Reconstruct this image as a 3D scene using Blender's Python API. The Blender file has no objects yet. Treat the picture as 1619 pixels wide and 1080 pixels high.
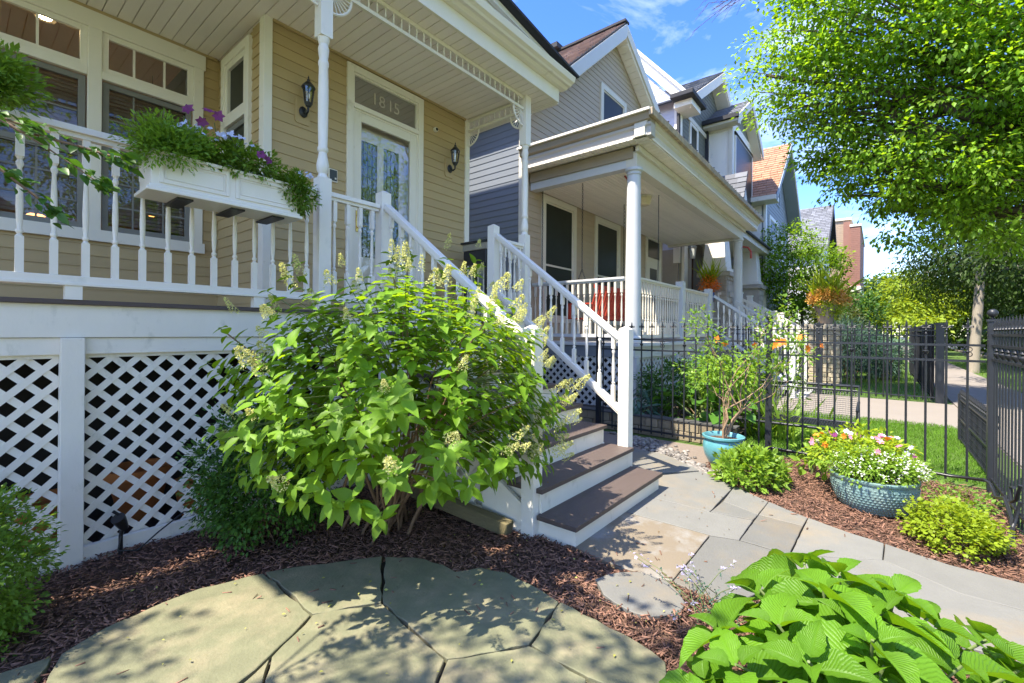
import bpy, bmesh, math, random
import numpy as np
from mathutils import Vector, Matrix
random.seed(7); RNG = np.random.default_rng(7)
S = bpy.context.scene; C = S.collection
R = math.radians
# ------------------------------------------------------------------ camera
cd = bpy.data.cameras.new('camera'); cam = bpy.data.objects.new('camera', cd); C.objects.link(cam)
cd.sensor_width = 36; cd.lens = 15.966; cd.shift_y = -16/1619; cd.clip_start = .05; cd.clip_end = 600
cam.matrix_world = (Matrix.Translation((0, 0, 1.5)) @ Matrix.Rotation(R(38.93-90), 4, 'Z')
                    @ Matrix.Rotation(R(90), 4, 'X') @ Matrix.Rotation(.008, 4, 'Z'))
S.camera = cam
# ------------------------------------------------------------------ light
SUN = Vector((.51, -.22, -1)).normalized()          # direction the light travels
elev = math.asin(-SUN.z); az = math.atan2(-SUN.x, -SUN.y)   # azimuth of the sun, clockwise from +Y
w = bpy.data.worlds.new('World'); S.world = w; w.use_nodes = True
nt = w.node_tree; nt.nodes.clear()
def N(nt, t, **k):
    n = nt.nodes.new(t)
    for a, b in k.items():
        if a in n.inputs: n.inputs[a].default_value = b
        else: setattr(n, a, b)
    return n
sky = N(nt, 'ShaderNodeTexSky', sky_type='NISHITA', sun_disc=False, sun_elevation=elev, sun_rotation=az,
        altitude=150, air_density=1.0, dust_density=.3, ozone_density=3.0)
hs = N(nt, 'ShaderNodeHueSaturation', Saturation=1.28, Value=.81, Hue=.518)
tc = N(nt, 'ShaderNodeTexCoord')
mp = N(nt, 'ShaderNodeMapping'); mp.inputs['Scale'].default_value = (1.1, 1.1, 3.6)
mp.inputs['Rotation'].default_value = (.25, .1, .5)
no = N(nt, 'ShaderNodeTexNoise', Scale=2.3, Detail=7, Roughness=.6, Distortion=.5)
cr = N(nt, 'ShaderNodeValToRGB'); cr.color_ramp.elements[0].position = .47; cr.color_ramp.elements[1].position = 1.0
mx = N(nt, 'ShaderNodeMixRGB'); mx.inputs[2].default_value = (5.2, 5.4, 5.8, 1)
bg = N(nt, 'ShaderNodeBackground', Strength=.15); out = N(nt, 'ShaderNodeOutputWorld')
L = nt.links.new
L(tc.outputs['Generated'], mp.inputs[0]); L(mp.outputs[0], no.inputs[0]); L(no.outputs[0], cr.inputs[0])
L(sky.outputs[0], hs.inputs['Color']); L(cr.outputs[0], mx.inputs[0]); L(hs.outputs[0], mx.inputs[1])
L(mx.outputs[0], bg.inputs[0]); L(bg.outputs[0], out.inputs[0])
sd = bpy.data.lights.new('sun', 'SUN'); sd.energy = 3.15; sd.angle = R(.53); sd.color = (1, .92, .77)
so = bpy.data.objects.new('sun', sd); C.objects.link(so); so.rotation_euler = SUN.to_track_quat('-Z', 'Y').to_euler()
S.view_settings.view_transform = 'Standard'; S.view_settings.look = 'None'; S.view_settings.gamma = 1
S.view_settings.exposure = 2.03
S.render.engine = 'CYCLES'; S.cycles.max_bounces = 7; S.cycles.transparent_max_bounces = 12
# ------------------------------------------------------------------ materials
MATS = {}
def pm(name, col, rough=.6, var=.12, scale=6, bump=0, bscale=30, metal=0, spec=.4, isl=0, objr=0, stretch=(1, 1, 1),
       col2=None, c2scale=2, c2pos=(.45, .65), trans=0, tcol=None, coat=0):
    m = bpy.data.materials.new(name); m.use_nodes = True; nt = m.node_tree; nt.nodes.clear(); L = nt.links.new
    o = N(nt, 'ShaderNodeOutputMaterial'); b = N(nt, 'ShaderNodeBsdfPrincipled')
    b.inputs['Roughness'].default_value = rough; b.inputs['Metallic'].default_value = metal
    b.inputs['Specular IOR Level'].default_value = spec; b.inputs['Coat Weight'].default_value = coat
    tc = N(nt, 'ShaderNodeTexCoord'); mp = N(nt, 'ShaderNodeMapping'); mp.inputs['Scale'].default_value = stretch
    L(tc.outputs['Object'], mp.inputs[0])
    no = N(nt, 'ShaderNodeTexNoise', Scale=scale, Detail=5, Roughness=.6); L(mp.outputs[0], no.inputs[0])
    cur = N(nt, 'ShaderNodeRGB'); cur.outputs[0].default_value = (*col, 1); cur = cur.outputs[0]
    if col2:
        n2 = N(nt, 'ShaderNodeTexNoise', Scale=c2scale, Detail=6, Roughness=.65); L(mp.outputs[0], n2.inputs[0])
        r = N(nt, 'ShaderNodeValToRGB'); r.color_ramp.elements[0].position, r.color_ramp.elements[1].position = c2pos
        L(n2.outputs[0], r.inputs[0]); x = N(nt, 'ShaderNodeMixRGB'); L(r.outputs[0], x.inputs[0]); L(cur, x.inputs[1])
        x.inputs[2].default_value = (*col2, 1); cur = x.outputs[0]
    # value variation: noise + per island + per object
    v = N(nt, 'ShaderNodeMath', operation='MULTIPLY_ADD'); L(no.outputs[0], v.inputs[0]); v.inputs[1].default_value = var*2; v.inputs[2].default_value = 1-var
    cv = v.outputs[0]
    for amt, node, sock in ((isl, 'ShaderNodeNewGeometry', 'Random Per Island'), (objr, 'ShaderNodeObjectInfo', 'Random')):
        if amt:
            g = N(nt, node); k = N(nt, 'ShaderNodeMath', operation='MULTIPLY_ADD'); L(g.outputs[sock], k.inputs[0])
            k.inputs[1].default_value = amt*2; k.inputs[2].default_value = 1-amt
            q = N(nt, 'ShaderNodeMath', operation='MULTIPLY'); L(cv, q.inputs[0]); L(k.outputs[0], q.inputs[1]); cv = q.outputs[0]
    h = N(nt, 'ShaderNodeHueSaturation'); L(cv, h.inputs['Value']); L(cur, h.inputs['Color'])
    L(h.outputs[0], b.inputs['Base Color'])
    if bump:
        nb = N(nt, 'ShaderNodeTexNoise', Scale=bscale, Detail=6, Roughness=.65); L(mp.outputs[0], nb.inputs[0])
        bp = N(nt, 'ShaderNodeBump', Strength=bump, Distance=.01); L(nb.outputs[0], bp.inputs['Height']); L(bp.outputs[0], b.inputs['Normal'])
    if trans:
        t = N(nt, 'ShaderNodeBsdfTranslucent'); t2 = N(nt, 'ShaderNodeMixRGB', blend_type='MULTIPLY'); t2.inputs[0].default_value = 1
        L(h.outputs[0], t2.inputs[1]); t2.inputs[2].default_value = (*(tcol or (2.2, 1.9, .9)), 1); L(t2.outputs[0], t.inputs[0])
        s = N(nt, 'ShaderNodeMixShader'); s.inputs[0].default_value = trans; L(b.outputs[0], s.inputs[1]); L(t.outputs[0], s.inputs[2]); L(s.outputs[0], o.inputs[0])
    else: L(b.outputs[0], o.inputs[0])
    MATS[name] = m; return m
def leafmat(name, col, var=.25, trans=.42, rough=.48, tcol=(2.1, 1.75, .55), vein=False):
    m = pm(name, col, rough, .12, 9, spec=.25, isl=var, objr=var*.6, trans=trans, tcol=tcol)
    nt = m.node_tree; L = nt.links.new
    if vein:   # veins as fine relief across the blade, from the leaf's own coordinates
        b = [n for n in nt.nodes if n.type == 'BSDF_PRINCIPLED'][0]
        uv = N(nt, 'ShaderNodeUVMap'); sx = N(nt, 'ShaderNodeSeparateXYZ'); L(uv.outputs[0], sx.inputs[0])
        def mt(op, a, b_=None):
            q = N(nt, 'ShaderNodeMath', operation=op)
            for i_, z_ in enumerate((a, b_)):
                if z_ is None: continue
                if isinstance(z_, (int, float)): q.inputs[i_].default_value = z_
                else: L(z_, q.inputs[i_])
            return q.outputs[0]
        ab = mt('ABSOLUTE', mt('SUBTRACT', sx.outputs[1], .5)); ph = mt('SUBTRACT', mt('MULTIPLY', sx.outputs[0], 52), mt('MULTIPLY', ab, 34))
        ve = mt('POWER', mt('ABSOLUTE', mt('SINE', ph)), .5); ve = mt('MINIMUM', ve, mt('MULTIPLY', ab, 14))
        bp = N(nt, 'ShaderNodeBump', Strength=.6, Distance=.005); L(ve, bp.inputs['Height'])
        no = N(nt, 'ShaderNodeTexNoise', Scale=40, Detail=3); tc = N(nt, 'ShaderNodeTexCoord'); L(tc.outputs['Object'], no.inputs[0])
        b2 = N(nt, 'ShaderNodeBump', Strength=.3, Distance=.003); L(no.outputs[0], b2.inputs['Height']); L(bp.outputs[0], b2.inputs['Normal'])
        L(b2.outputs[0], b.inputs['Normal'])
    return m
def glassmat(name, tint=(1, 1, 1), refl=1.45, base=.02):
    m = bpy.data.materials.new(name); m.use_nodes = True; nt = m.node_tree; nt.nodes.clear(); L = nt.links.new
    o = N(nt, 'ShaderNodeOutputMaterial'); t = N(nt, 'ShaderNodeBsdfTransparent'); t.inputs[0].default_value = (*tint, 1)
    g = N(nt, 'ShaderNodeBsdfGlossy', Roughness=.015); f = N(nt, 'ShaderNodeFresnel', IOR=refl)
    k = N(nt, 'ShaderNodeMath', operation='MULTIPLY_ADD'); k.inputs[1].default_value = .8; k.inputs[2].default_value = base
    s = N(nt, 'ShaderNodeMixShader'); L(f.outputs[0], k.inputs[0]); L(k.outputs[0], s.inputs[0]); L(t.outputs[0], s.inputs[1]); L(g.outputs[0], s.inputs[2]); L(s.outputs[0], o.inputs[0])
    MATS[name] = m; return m
def emat(name, col, st):
    m = bpy.data.materials.new(name); m.use_nodes = True; nt = m.node_tree; nt.nodes.clear()
    o = N(nt, 'ShaderNodeOutputMaterial'); e = N(nt, 'ShaderNodeEmission', Strength=st); e.inputs[0].default_value = (*col, 1); nt.links.new(e.outputs[0], o.inputs[0])
    return m
WHITE = pm('white_paint', (.80, .755, .67), .42, .05, 3, .08, 60, col2=(.62, .61, .55), c2scale=4, c2pos=(.6, .8))
WHITED = pm('weathered_white_paint', (.80, .75, .64), .55, .08, 5, .15, 50, col2=(.50, .48, .38), c2scale=9, c2pos=(.58, .85), stretch=(1, 1, .5))
CREAM = pm('cream_trim', (.80, .75, .63), .45, .05, 3, .05, 60, col2=(.45, .40, .28), c2scale=3, c2pos=(.62, .82))
SOFF = pm('soffit_white', (.86, .79, .69), .5, .05, 3, objr=.04)
TAN = pm('tan_vinyl_siding', (.46, .34, .165), .5, .05, 4, .12, 90, objr=.05, stretch=(.4, .4, 4))
TREADM = pm('brown_composite_tread', (.10, .074, .064), .55, .18, 5, .3, 60, stretch=(1, 7, 7), objr=.08)
DARK = pm('painted_shade_black', (.03, .026, .022), .8, .2)  # near black for under the porches: shade put into the colour
ROOMW = pm('room_wall', (.35, .29, .22), .8, .1)
BLINDM = pm('blind_slat', (.34, .27, .20), .5, .1, objr=.1)
BLACKI = pm('black_wrought_iron', (.018, .020, .025), .42, .2, 20, .15, 90, spec=.45)
BLACKP = pm('black_plastic', (.02, .02, .021), .35)
BRASS = pm('brass', (.62, .43, .16), .25, .1, metal=1)
DKROOF = pm('dark_shingle_edge', (.035, .035, .04), .8, .2)
SHINGB = pm('brown_shingle', (.30, .22, .19), .9, .15, 3, .3, 60, isl=.22)
SHINGG = pm('grey_shingle', (.15, .155, .17), .9, .15, 3, .3, 60, isl=.22)
SHINGO = pm('orange_shingle', (.36, .19, .11), .9, .12, 3, .3, 60, isl=.15)
H2SID = pm('taupe_siding', (.44, .35, .25), .55, .05, 3, .1, 60, objr=.04)
H2SIDB = pm('shade_blue_siding', (.17, .19, .22), .55, .05, 3, .1, 60, objr=.04)  # house two's side boards: shade from house one put into the darker colour
H2TRIM = pm('ivory_trim', (.66, .61, .51), .5, .06, 3, .05, 50, col2=(.42, .35, .24), c2scale=5, c2pos=(.6, .8))
H2MID = pm('taupe_trim', (.48, .44, .38), .5, .06, 3)
H2GREY = pm('grey_blue_trim', (.56, .56, .55), .5, .06, 3)
H2GUT = pm('weathered_gutter', (.36, .28, .20), .6, .2, 6, .2, 40, col2=(.55, .42, .25), c2scale=9)
H3SID = pm('green_grey_siding', (.15, .155, .12), .6, .06, 3)
H3SIDL = pm('lavender_sunlit_siding', (.48, .50, .58), .6, .06, 3)  # house three's front paint with sunlight put into the colour; also a far house
H4SID = pm('pale_grey_siding', (.27, .30, .32), .6, .06, 3)
GLASSD = pm('dark_window_glass', (.030, .034, .026), .3, .35, 1.2, spec=.12)
GLASS = glassmat('clear_glass', base=.10); MESHG = glassmat('screen_glass', (.8, .8, .8), 1.5)
REDW = pm('red_stained_wood', (.42, .055, .03), .45, .15, 8, objr=.08)
STONEB = pm('bluestone', (.155, .152, .138), .7, .14, 6, .4, 70, objr=.2, col2=(.21, .17, .115), c2scale=1.3, c2pos=(.5, .72))
STONET = pm('tan_bluestone', (.19, .155, .11), .7, .12, 3, .35, 70, col2=(.25, .24, .22), c2scale=1.6, c2pos=(.5, .62))
STONEP = pm('patio_flagstone', (.165, .165, .096), .8, .32, 9, .45, 60, objr=.08, col2=(.26, .225, .14), c2scale=4, c2pos=(.45, .7))
MULCH = pm('mulch', (.10, .058, .038), .85, .2, 30, .6, 80)
CHIP = pm('mulch_chip', (.20, .105, .070), .8, .15, 30, isl=.6)
SOIL = pm('soil', (.055, .042, .030), .95, .3, 20, .8, 60)
GRASSG = pm('lawn_soil', (.075, .13, .022), .9, .25, 15, .5, 60)
GRASS = leafmat('grass_blade', (.115, .235, .022), .25, .35, .6, (1.6, 1.5, .5))
CONC = pm('concrete', (.24, .21, .185), .85, .1, 1.5, .3, 60)
ASPH = pm('asphalt', (.055, .055, .055), .9, .15, 3, .3, 80)
BARK = pm('bark', (.10, .075, .055), .9, .25, 8, .9, 25, stretch=(1, 1, .25))
BARKL = pm('pale_bark', (.30, .26, .21), .9, .25, 8, .8, 20, stretch=(1, 1, .3))
STEM = pm('woody_stem', (.20, .125, .07), .8, .25, 20, .5, 60)
GSTEM = pm('green_stem', (.12, .16, .05), .6, .15)
BLOCKM = pm('retaining_block', (.27, .22, .15), .9, .2, 8, .6, 40, objr=.15)
TEAL = pm('turquoise_glaze', (.10, .30, .34), .28, .15, 4, .1, 30, spec=.6, coat=.4, col2=(.16, .37, .42), c2scale=3)
TEALD = pm('blue_grey_glaze', (.15, .25, .255), .38, .15, 5, .25, 40, spec=.5, col2=(.19, .26, .24), c2scale=5)
BRICKP = pm('pale_stone_block', (.50, .42, .31), .9, .15, 6, .5, 40, objr=.15)
STONEV = pm('ledge_stone', (.42, .37, .31), .9, .2, 6, .5, 30, objr=.2)
BRICKR = pm('red_brick', (.26, .13, .095), .9, .15, 3, .3, 30)
BRICKT = pm('tan_brick', (.36, .27, .19), .9, .15, 3, .3, 30)
CLAYO = pm('orange_clay', (.55, .19, .05), .8, .2, 5)
PEB = pm('river_pebble', (.20, .18, .16), .6, .15, 10, isl=.5)
# ------------------------------------------------------------------ mesh builder and scene tree
ORG = {}
class MB:
    def __init__(s): s.v = []; s.f = []
    def add(s, vs, fs):
        k = len(s.v); s.v += [tuple(p) for p in vs]; s.f += [tuple(i+k for i in f) for f in fs]; return s
    def hexa(s, p): return s.add(p, [(0, 3, 2, 1), (4, 5, 6, 7), (0, 1, 5, 4), (1, 2, 6, 5), (2, 3, 7, 6), (3, 0, 4, 7)])
    def box(s, x0, x1, y0, y1, z0, z1):
        return s.hexa([(x0, y0, z0), (x1, y0, z0), (x1, y1, z0), (x0, y1, z0), (x0, y0, z1), (x1, y0, z1), (x1, y1, z1), (x0, y1, z1)])
    def beam(s, a, b, w, h, up=(0, 0, 1)):
        a = Vector(a); b = Vector(b); d = (b-a).normalized(); sd = d.cross(Vector(up)).normalized(); u = sd.cross(d).normalized()
        c = [-sd*w/2-u*h/2, sd*w/2-u*h/2, sd*w/2+u*h/2, -sd*w/2+u*h/2]
        return s.hexa([a+c[0], a+c[1], a+c[2], a+c[3], b+c[0], b+c[1], b+c[2], b+c[3]])
    def tube(s, pts, r, n=6, cap=True):
        pts = [Vector(p) for p in pts]; k = len(s.v); m = len(pts)
        rr = r if isinstance(r, (list, tuple)) else [r]*m; ref = None
        for i, p in enumerate(pts):
            d = (pts[min(i+1, m-1)]-pts[max(i-1, 0)]).normalized()
            if ref is None: ref = d.orthogonal().normalized()
            ref = (ref-d*ref.dot(d)).normalized(); q = d.cross(ref)
            for j in range(n):
                t = 2*math.pi*j/n; s.v.append(tuple(p+(ref*math.cos(t)+q*math.sin(t))*rr[i]))
        for i in range(m-1):
            for j in range(n): s.f.append((k+i*n+j, k+i*n+(j+1) % n, k+(i+1)*n+(j+1) % n, k+(i+1)*n+j))
        if cap: s.f.append(tuple(k+j for j in range(n))[::-1]); s.f.append(tuple(k+(m-1)*n+j for j in range(n)))
        return s
    def lathe(s, prof, c=(0, 0, 0), n=16, cap=True, sx=1, sy=1):
        k = len(s.v); m = len(prof)
        for r, z in prof:
            for j in range(n):
                t = 2*math.pi*j/n; s.v.append((c[0]+r*sx*math.cos(t), c[1]+r*sy*math.sin(t), c[2]+z))
        for i in range(m-1):
            for j in range(n): s.f.append((k+i*n+j, k+i*n+(j+1) % n, k+(i+1)*n+(j+1) % n, k+(i+1)*n+j))
        if cap: s.f.append(tuple(k+j for j in range(n))[::-1]); s.f.append(tuple(k+(m-1)*n+j for j in range(n)))
        return s
    def ext(s, poly, vec):     # polygon of 3-D points swept by a vector
        n = len(poly); v = Vector(vec); P = [Vector(p) for p in poly]
        return s.add(P+[p+v for p in P], [tuple(range(n))[::-1], tuple(range(n, 2*n))]+[(i, (i+1) % n, n+(i+1) % n, n+i) for i in range(n)])
    def ball(s, c, r, n=10, m=6, sz=1):
        return s.lathe([(max(r*math.sin(math.pi*i/m), .0005), -r*sz*math.cos(math.pi*i/m)) for i in range(m+1)], c, n)
    def mesh(s, name, mat=None, org=(0, 0, 0)):
        me = bpy.data.meshes.new(name); o = Vector(org)
        me.from_pydata([tuple(Vector(p)-o) for p in s.v], [], s.f); me.update()
        bm = bmesh.new(); bm.from_mesh(me); bmesh.ops.recalc_face_normals(bm, faces=bm.faces); bm.to_mesh(me); bm.free()
        if mat: me.materials.append(mat)
        return me
def setp(o, label=None, cat=None, group=None, kind=None):
    for k, v in (('label', label), ('category', cat), ('group', group), ('kind', kind)):
        if v: o[k] = v
    return o
def smooth(me, ang=None):
    me.polygons.foreach_set('use_smooth', [True]*len(me.polygons))
    if ang:
        try: me.set_sharp_from_angle(angle=R(ang))
        except Exception: pass
def thing(name, label, cat, loc=(0, 0, 0), group=None):
    o = bpy.data.objects.new(name, None); o.empty_display_size = .1; C.objects.link(o); o.location = loc; ORG[o.name] = Vector(loc)
    return setp(o, label, cat, group)
def part(name, mb, mat, parent=None, sm=None, bev=0, label=None, kind=None):
    org = ORG[parent.name] if parent else Vector((0, 0, 0))
    me = mb.mesh(name, mat, org)
    if sm: smooth(me, sm)
    o = bpy.data.objects.new(name, me); C.objects.link(o)
    if parent: o.parent = parent
    ORG[o.name] = org
    if bev:
        b = o.modifiers.new('bevel', 'BEVEL'); b.width = bev; b.segments = 2; b.limit_method = 'ANGLE'
    return setp(o, label, None, None, kind)
def solo(name, mb, mat, label, cat, group=None, sm=None, bev=0):   # a thing that is one mesh
    c = Vector(mb.v[0]); me = mb.mesh(name, mat, c)
    if sm: smooth(me, sm)
    o = bpy.data.objects.new(name, me); C.objects.link(o); o.location = c; ORG[o.name] = c
    if bev:
        b = o.modifiers.new('bevel', 'BEVEL'); b.width = bev; b.segments = 2; b.limit_method = 'ANGLE'
    return setp(o, label, cat, group)
def struct(name, mb, mat, parent=None, bev=0, sm=None):
    o = part(name, mb, mat, parent, sm, bev)
    if not parent: o['kind'] = 'structure'
    return o
def inst(name, me, parent, loc, rz=0, sc=None, mat4=None):
    o = bpy.data.objects.new(name, me); C.objects.link(o); org = ORG[parent.name] if parent else Vector((0, 0, 0))
    if parent: o.parent = parent
    if mat4 is not None:
        o.matrix_local = Matrix.Translation(-org) @ mat4
    else:
        o.location = Vector(loc)-org; o.rotation_euler = (0, 0, rz)
        if sc: o.scale = sc
    ORG[o.name] = org
    return o
def dup(root, loc, label=None, group=None, rz=None):
    r = root.copy(); C.objects.link(r); r.location = loc
    if rz is not None: r.rotation_euler = (0, 0, rz)
    if label: r['label'] = label
    if group: r['group'] = group
    for ch in list(root.children):
        c = ch.copy(); C.objects.link(c); c.parent = r
        for g in list(ch.children):
            d = g.copy(); C.objects.link(d); d.parent = c
    return r
# ------------------------------------------------------------------ numpy leaf tools
def leaf_t(W=.5, fold=.12, droop=.25, n=4, p=.8, stem=.0):
    """one leaf along +X, length 1, +Z up; rows of left/mid/right"""
    V = []; U = []
    for i in range(n+1):
        t = i/n; wd = W/2*(math.sin(math.pi*min(max(t, .015), .985)**p))**.9 if 0 < i < n else W*.02
        z = -droop*t*t
        V += [(t, -wd, z+fold*wd*2), (t, 0, z), (t, wd, z+fold*wd*2)]; U += [(t, 0), (t, .5), (t, 1)]
    F = []
    for i in range(n):
        a = i*3; F += [(a, a+3, a+4, a+1), (a+1, a+4, a+5, a+2)]
    return np.array(V), np.array(F), np.array(U)
LT = dict(hyd=leaf_t(.52, .18, .22, 4), big=leaf_t(.68, .22, .30, 6, .72), small=leaf_t(.6, .15, .1, 2), ash=leaf_t(.42, .15, .25, 2),
          round=leaf_t(.95, .12, .15, 5, .6), blade=leaf_t(.07, .1, .5, 4, .5), petal=leaf_t(.8, .1, .2, 2), thin=leaf_t(.16, .1, .3, 2), strap=leaf_t(.3, .25, .55, 5, .6))
def npmesh(name, V, F, mat, uv=None, sm=True):
    me = bpy.data.meshes.new(name); nv = len(V); nf = len(F); k = F.shape[1]
    me.vertices.add(nv); me.vertices.foreach_set('co', np.asarray(V, np.float32).ravel())
    me.loops.add(nf*k); me.loops.foreach_set('vertex_index', np.asarray(F, np.int32).ravel())
    me.polygons.add(nf); me.polygons.foreach_set('loop_start', np.arange(0, nf*k, k, dtype=np.int32))
    me.update(calc_edges=True)
    if sm: me.polygons.foreach_set('use_smooth', np.ones(nf, bool))
    if uv is not None:
        l = me.uv_layers.new(name='UVMap'); l.data.foreach_set('uv', np.asarray(uv, np.float32)[np.asarray(F).ravel()].ravel())
    me.materials.append(mat); me.validate(); return me
def nrm(a): return a/np.maximum(np.linalg.norm(a, axis=1, keepdims=True), 1e-9)
def frames(d, up):
    x = nrm(d); y = nrm(np.cross(up, x)); z = np.cross(x, y); return np.stack([x, y, z], 2)   # columns
def place(tm, pos, M3, size):
    V, F, U = tm; n = len(pos)
    W_ = np.einsum('nij,kj->nki', M3, V)*size[:, None, None]+pos[:, None, :]
    FF = (F[None]+(np.arange(n)*len(V))[:, None, None]).reshape(-1, F.shape[1])
    return W_.reshape(-1, 3), FF, np.tile(U, (n, 1))
CAM = np.array([0, 0, 1.5])
def foliage(root, mat, tname, pos, d, up, size, single=0, name='leaf', jname='foliage', sm=True):
    pos = np.asarray(pos, float); d = np.asarray(d, float); up = np.asarray(up, float); size = np.asarray(size, float)
    M3 = frames(d, up); tm = LT[tname]
    order = np.argsort(np.linalg.norm(pos-CAM, axis=1)/size)
    o1, o2 = order[:single], order[single:]
    if len(o1):
        me = npmesh(name, tm[0], tm[1], mat, tm[2])
        for i in o1:
            m = Matrix([[M3[i][r][c]*size[i] for c in range(3)]+[pos[i][r]] for r in range(3)]+[[0, 0, 0, 1]])
            inst(name, me, root, None, mat4=m)
    if len(o2):
        V, F, U = place(tm, pos[o2]-np.array(ORG[root.name]), M3[o2], size[o2])
        o = bpy.data.objects.new(jname, npmesh(jname, V, F, mat, U, sm)); C.objects.link(o); o.parent = root
        if len(o2) > 8: o['kind'] = 'stuff'
def rand_dir(n, zb=0.):
    a = RNG.normal(size=(n, 3)); a[:, 2] += zb; return nrm(a)
def clump_leaves(cent, crad, per, size, ctr, droop=.3, outw=.8, upb=1.2, spread=.6):
    """leaves spread round clump centres; they point outwards from the clump and the plant's middle"""
    cent = np.asarray(cent); n = len(cent)*per; c = np.repeat(cent, per, 0)
    off = RNG.normal(size=(n, 3))*spread; r = np.linalg.norm(off, axis=1, keepdims=True); off = off/np.maximum(r, 1e-6)*np.minimum(r, 1.25)
    cr = np.repeat(np.broadcast_to(crad, (len(cent),)), per)[:, None]
    pos = c+off*cr
    d = nrm(off)+outw*nrm(pos-np.asarray(ctr))+RNG.normal(size=(n, 3))*.35; d[:, 2] -= droop
    up = RNG.normal(size=(n, 3))*.35; up[:, 2] += upb
    up += .35*nrm(pos-np.asarray(ctr))
    return pos, d, up, size*RNG.uniform(.6, 1.25, n)
def ell_pts(n, c, r, rmin=.55, rmax=1, zmin=-1, seed=None):
    a = rand_dir(n*3); a = a[a[:, 2] > zmin][:n]; k = RNG.uniform(rmin**2, rmax**2, len(a))**.5
    return np.asarray(c)+a*k[:, None]*np.asarray(r)
def in_poly(x, y, P):
    P = np.asarray(P); r = np.zeros(len(x), bool); j = len(P)-1
    for i in range(len(P)):
        c = ((P[i, 1] > y) != (P[j, 1] > y)) & (x < (P[j, 0]-P[i, 0])*(y-P[i, 1])/(P[j, 1]-P[i, 1]+1e-12)+P[i, 0]); r ^= c; j = i
    return r
def stuff_obj(name, V, F, mat, label, cat, uv=None, sm=True):
    o = bpy.data.objects.new(name, npmesh(name, V, F, mat, uv, sm)); C.objects.link(o); return setp(o, label, cat, None, 'stuff')
# ================================================================== GROUND
def sheet(name, poly, z, mat, parent=None):
    return struct(name, MB().add([(x, y, z) for x, y in poly], [tuple(range(len(poly)))]), mat, parent)
def rect(x0, x1, y0, y1): return [(x0, y0), (x1, y0), (x1, y1), (x0, y1)]
sheet('ground', rect(-200, 400, -200, 200), 0, GRASSG)
sheet('mulch_ground', rect(-4, 6.22, -.84, 3.9), .004, MULCH)
sheet('soil_ground', rect(-4, 7.3, 3.9, 16), .004, SOIL)
sheet('garden_soil', rect(6.5, 9.4, 1.45, 5.6), .14, SOIL)
sheet('gravel_ground', rect(5.0, 6.22, 1.3, 3.4), .008, pm('gravel_bed', (.20, .16, .13), .9, .3, 40, .8, 60))
sheet('concrete_walk', [(10.1, -1.25), (13.5, -1.25), (13.6, 3.9), (10.4, 3.9), (10.0, .4)], .008, CONC)
sheet('street', rect(-200, 400, -14, -5.6), .010, ASPH)
kb = MB(); kb.box(-60, 120, -5.6, -5.45, 0, .13); struct('kerb', kb, CONC)
sheet('sidewalk', rect(-30, 120, -2.85, -1.25), .006, CONC)
sw = bpy.data.objects['sidewalk']
for i in range(28):
    m = MB().box(-4+i*1.5+.008, -4+(i+1)*1.5-.008, -2.84, -1.26, .007, .03+.004*random.random())
    part('paving_slab', m, CONC, sw)
# stones: ground polygons (metres), joints left between them
def shrink(P, d):
    n = len(P); o = []
    for i in range(n):
        p0, p1, p2 = (Vector(P[i-1]), Vector(P[i]), Vector(P[(i+1) % n]))
        e1 = (p1-p0).normalized(); e2 = (p2-p1).normalized()
        n1 = Vector((-e1.y, e1.x)); n2 = Vector((-e2.y, e2.x))
        area = sum(P[k-1][0]*P[k][1]-P[k][0]*P[k-1][1] for k in range(n)); sg = 1 if area > 0 else -1
        b = (n1+n2)
        b = b.normalized() if b.length > .05 else n1
        o.append(p1+b*sg*d/max(b.dot(n1), .4))
    return o
STONES = []
def stone(P, parent, mat, top=.034, gap=.006, rough=0, seed=0):
    rs = random.Random(seed); P = [Vector(p) for p in shrink(P, gap)]
    if rough:
        Q = []
        for i in range(len(P)):
            a, b = P[i], P[(i+1) % len(P)]; k = max(1, int((b-a).length/.07)); nn = Vector((a.y-b.y, b.x-a.x)).normalized()
            for j in range(k):
                Q.append(a.lerp(b, j/k)+nn*rs.uniform(-rough, rough)*(1 if j else .4))
        P = Q
    STONES.append([tuple(p) for p in P]); top += rs.uniform(-.002, .002); tl = [rs.uniform(-.0015, .0015) for _ in range(2)]
    c = sum(P, Vector((0, 0)))/len(P); n = len(P)
    In = [p+(c-p).normalized()*.004 for p in P]
    zt = lambda p: top+(p.x-c.x)*tl[0]+(p.y-c.y)*tl[1]
    m = MB(); m.v = [(p.x, p.y, .008) for p in P]+[(p.x, p.y, zt(p)-.003) for p in P]+[(p.x, p.y, zt(p)) for p in In]
    m.f = [tuple(range(2*n, 3*n))]+[(k+i, k+(i+1) % n, k+n+(i+1) % n, k+n+i) for k in (0, n) for i in range(n)]
    part('paving_stone', m, mat, parent)
sheet('garden_path', [(2.66, 1.9), (2.66, .55), (3.1, .42), (3.5, .40), (3.1, -.4), (3.2, -.86), (4.0, -.86), (4.02, -.36), (4.13, -.04), (4.31, .43), (4.5, .74), (4.74, 1.07), (5.02, 1.45), (5.43, 2.0), (5.43, 3.3), (4.45, 3.3), (4.2, 1.9)], .010, pm('joint_sand', (.055, .048, .036), .95, .2, 30, .5, 80))
gp = bpy.data.objects['garden_path']
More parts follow.
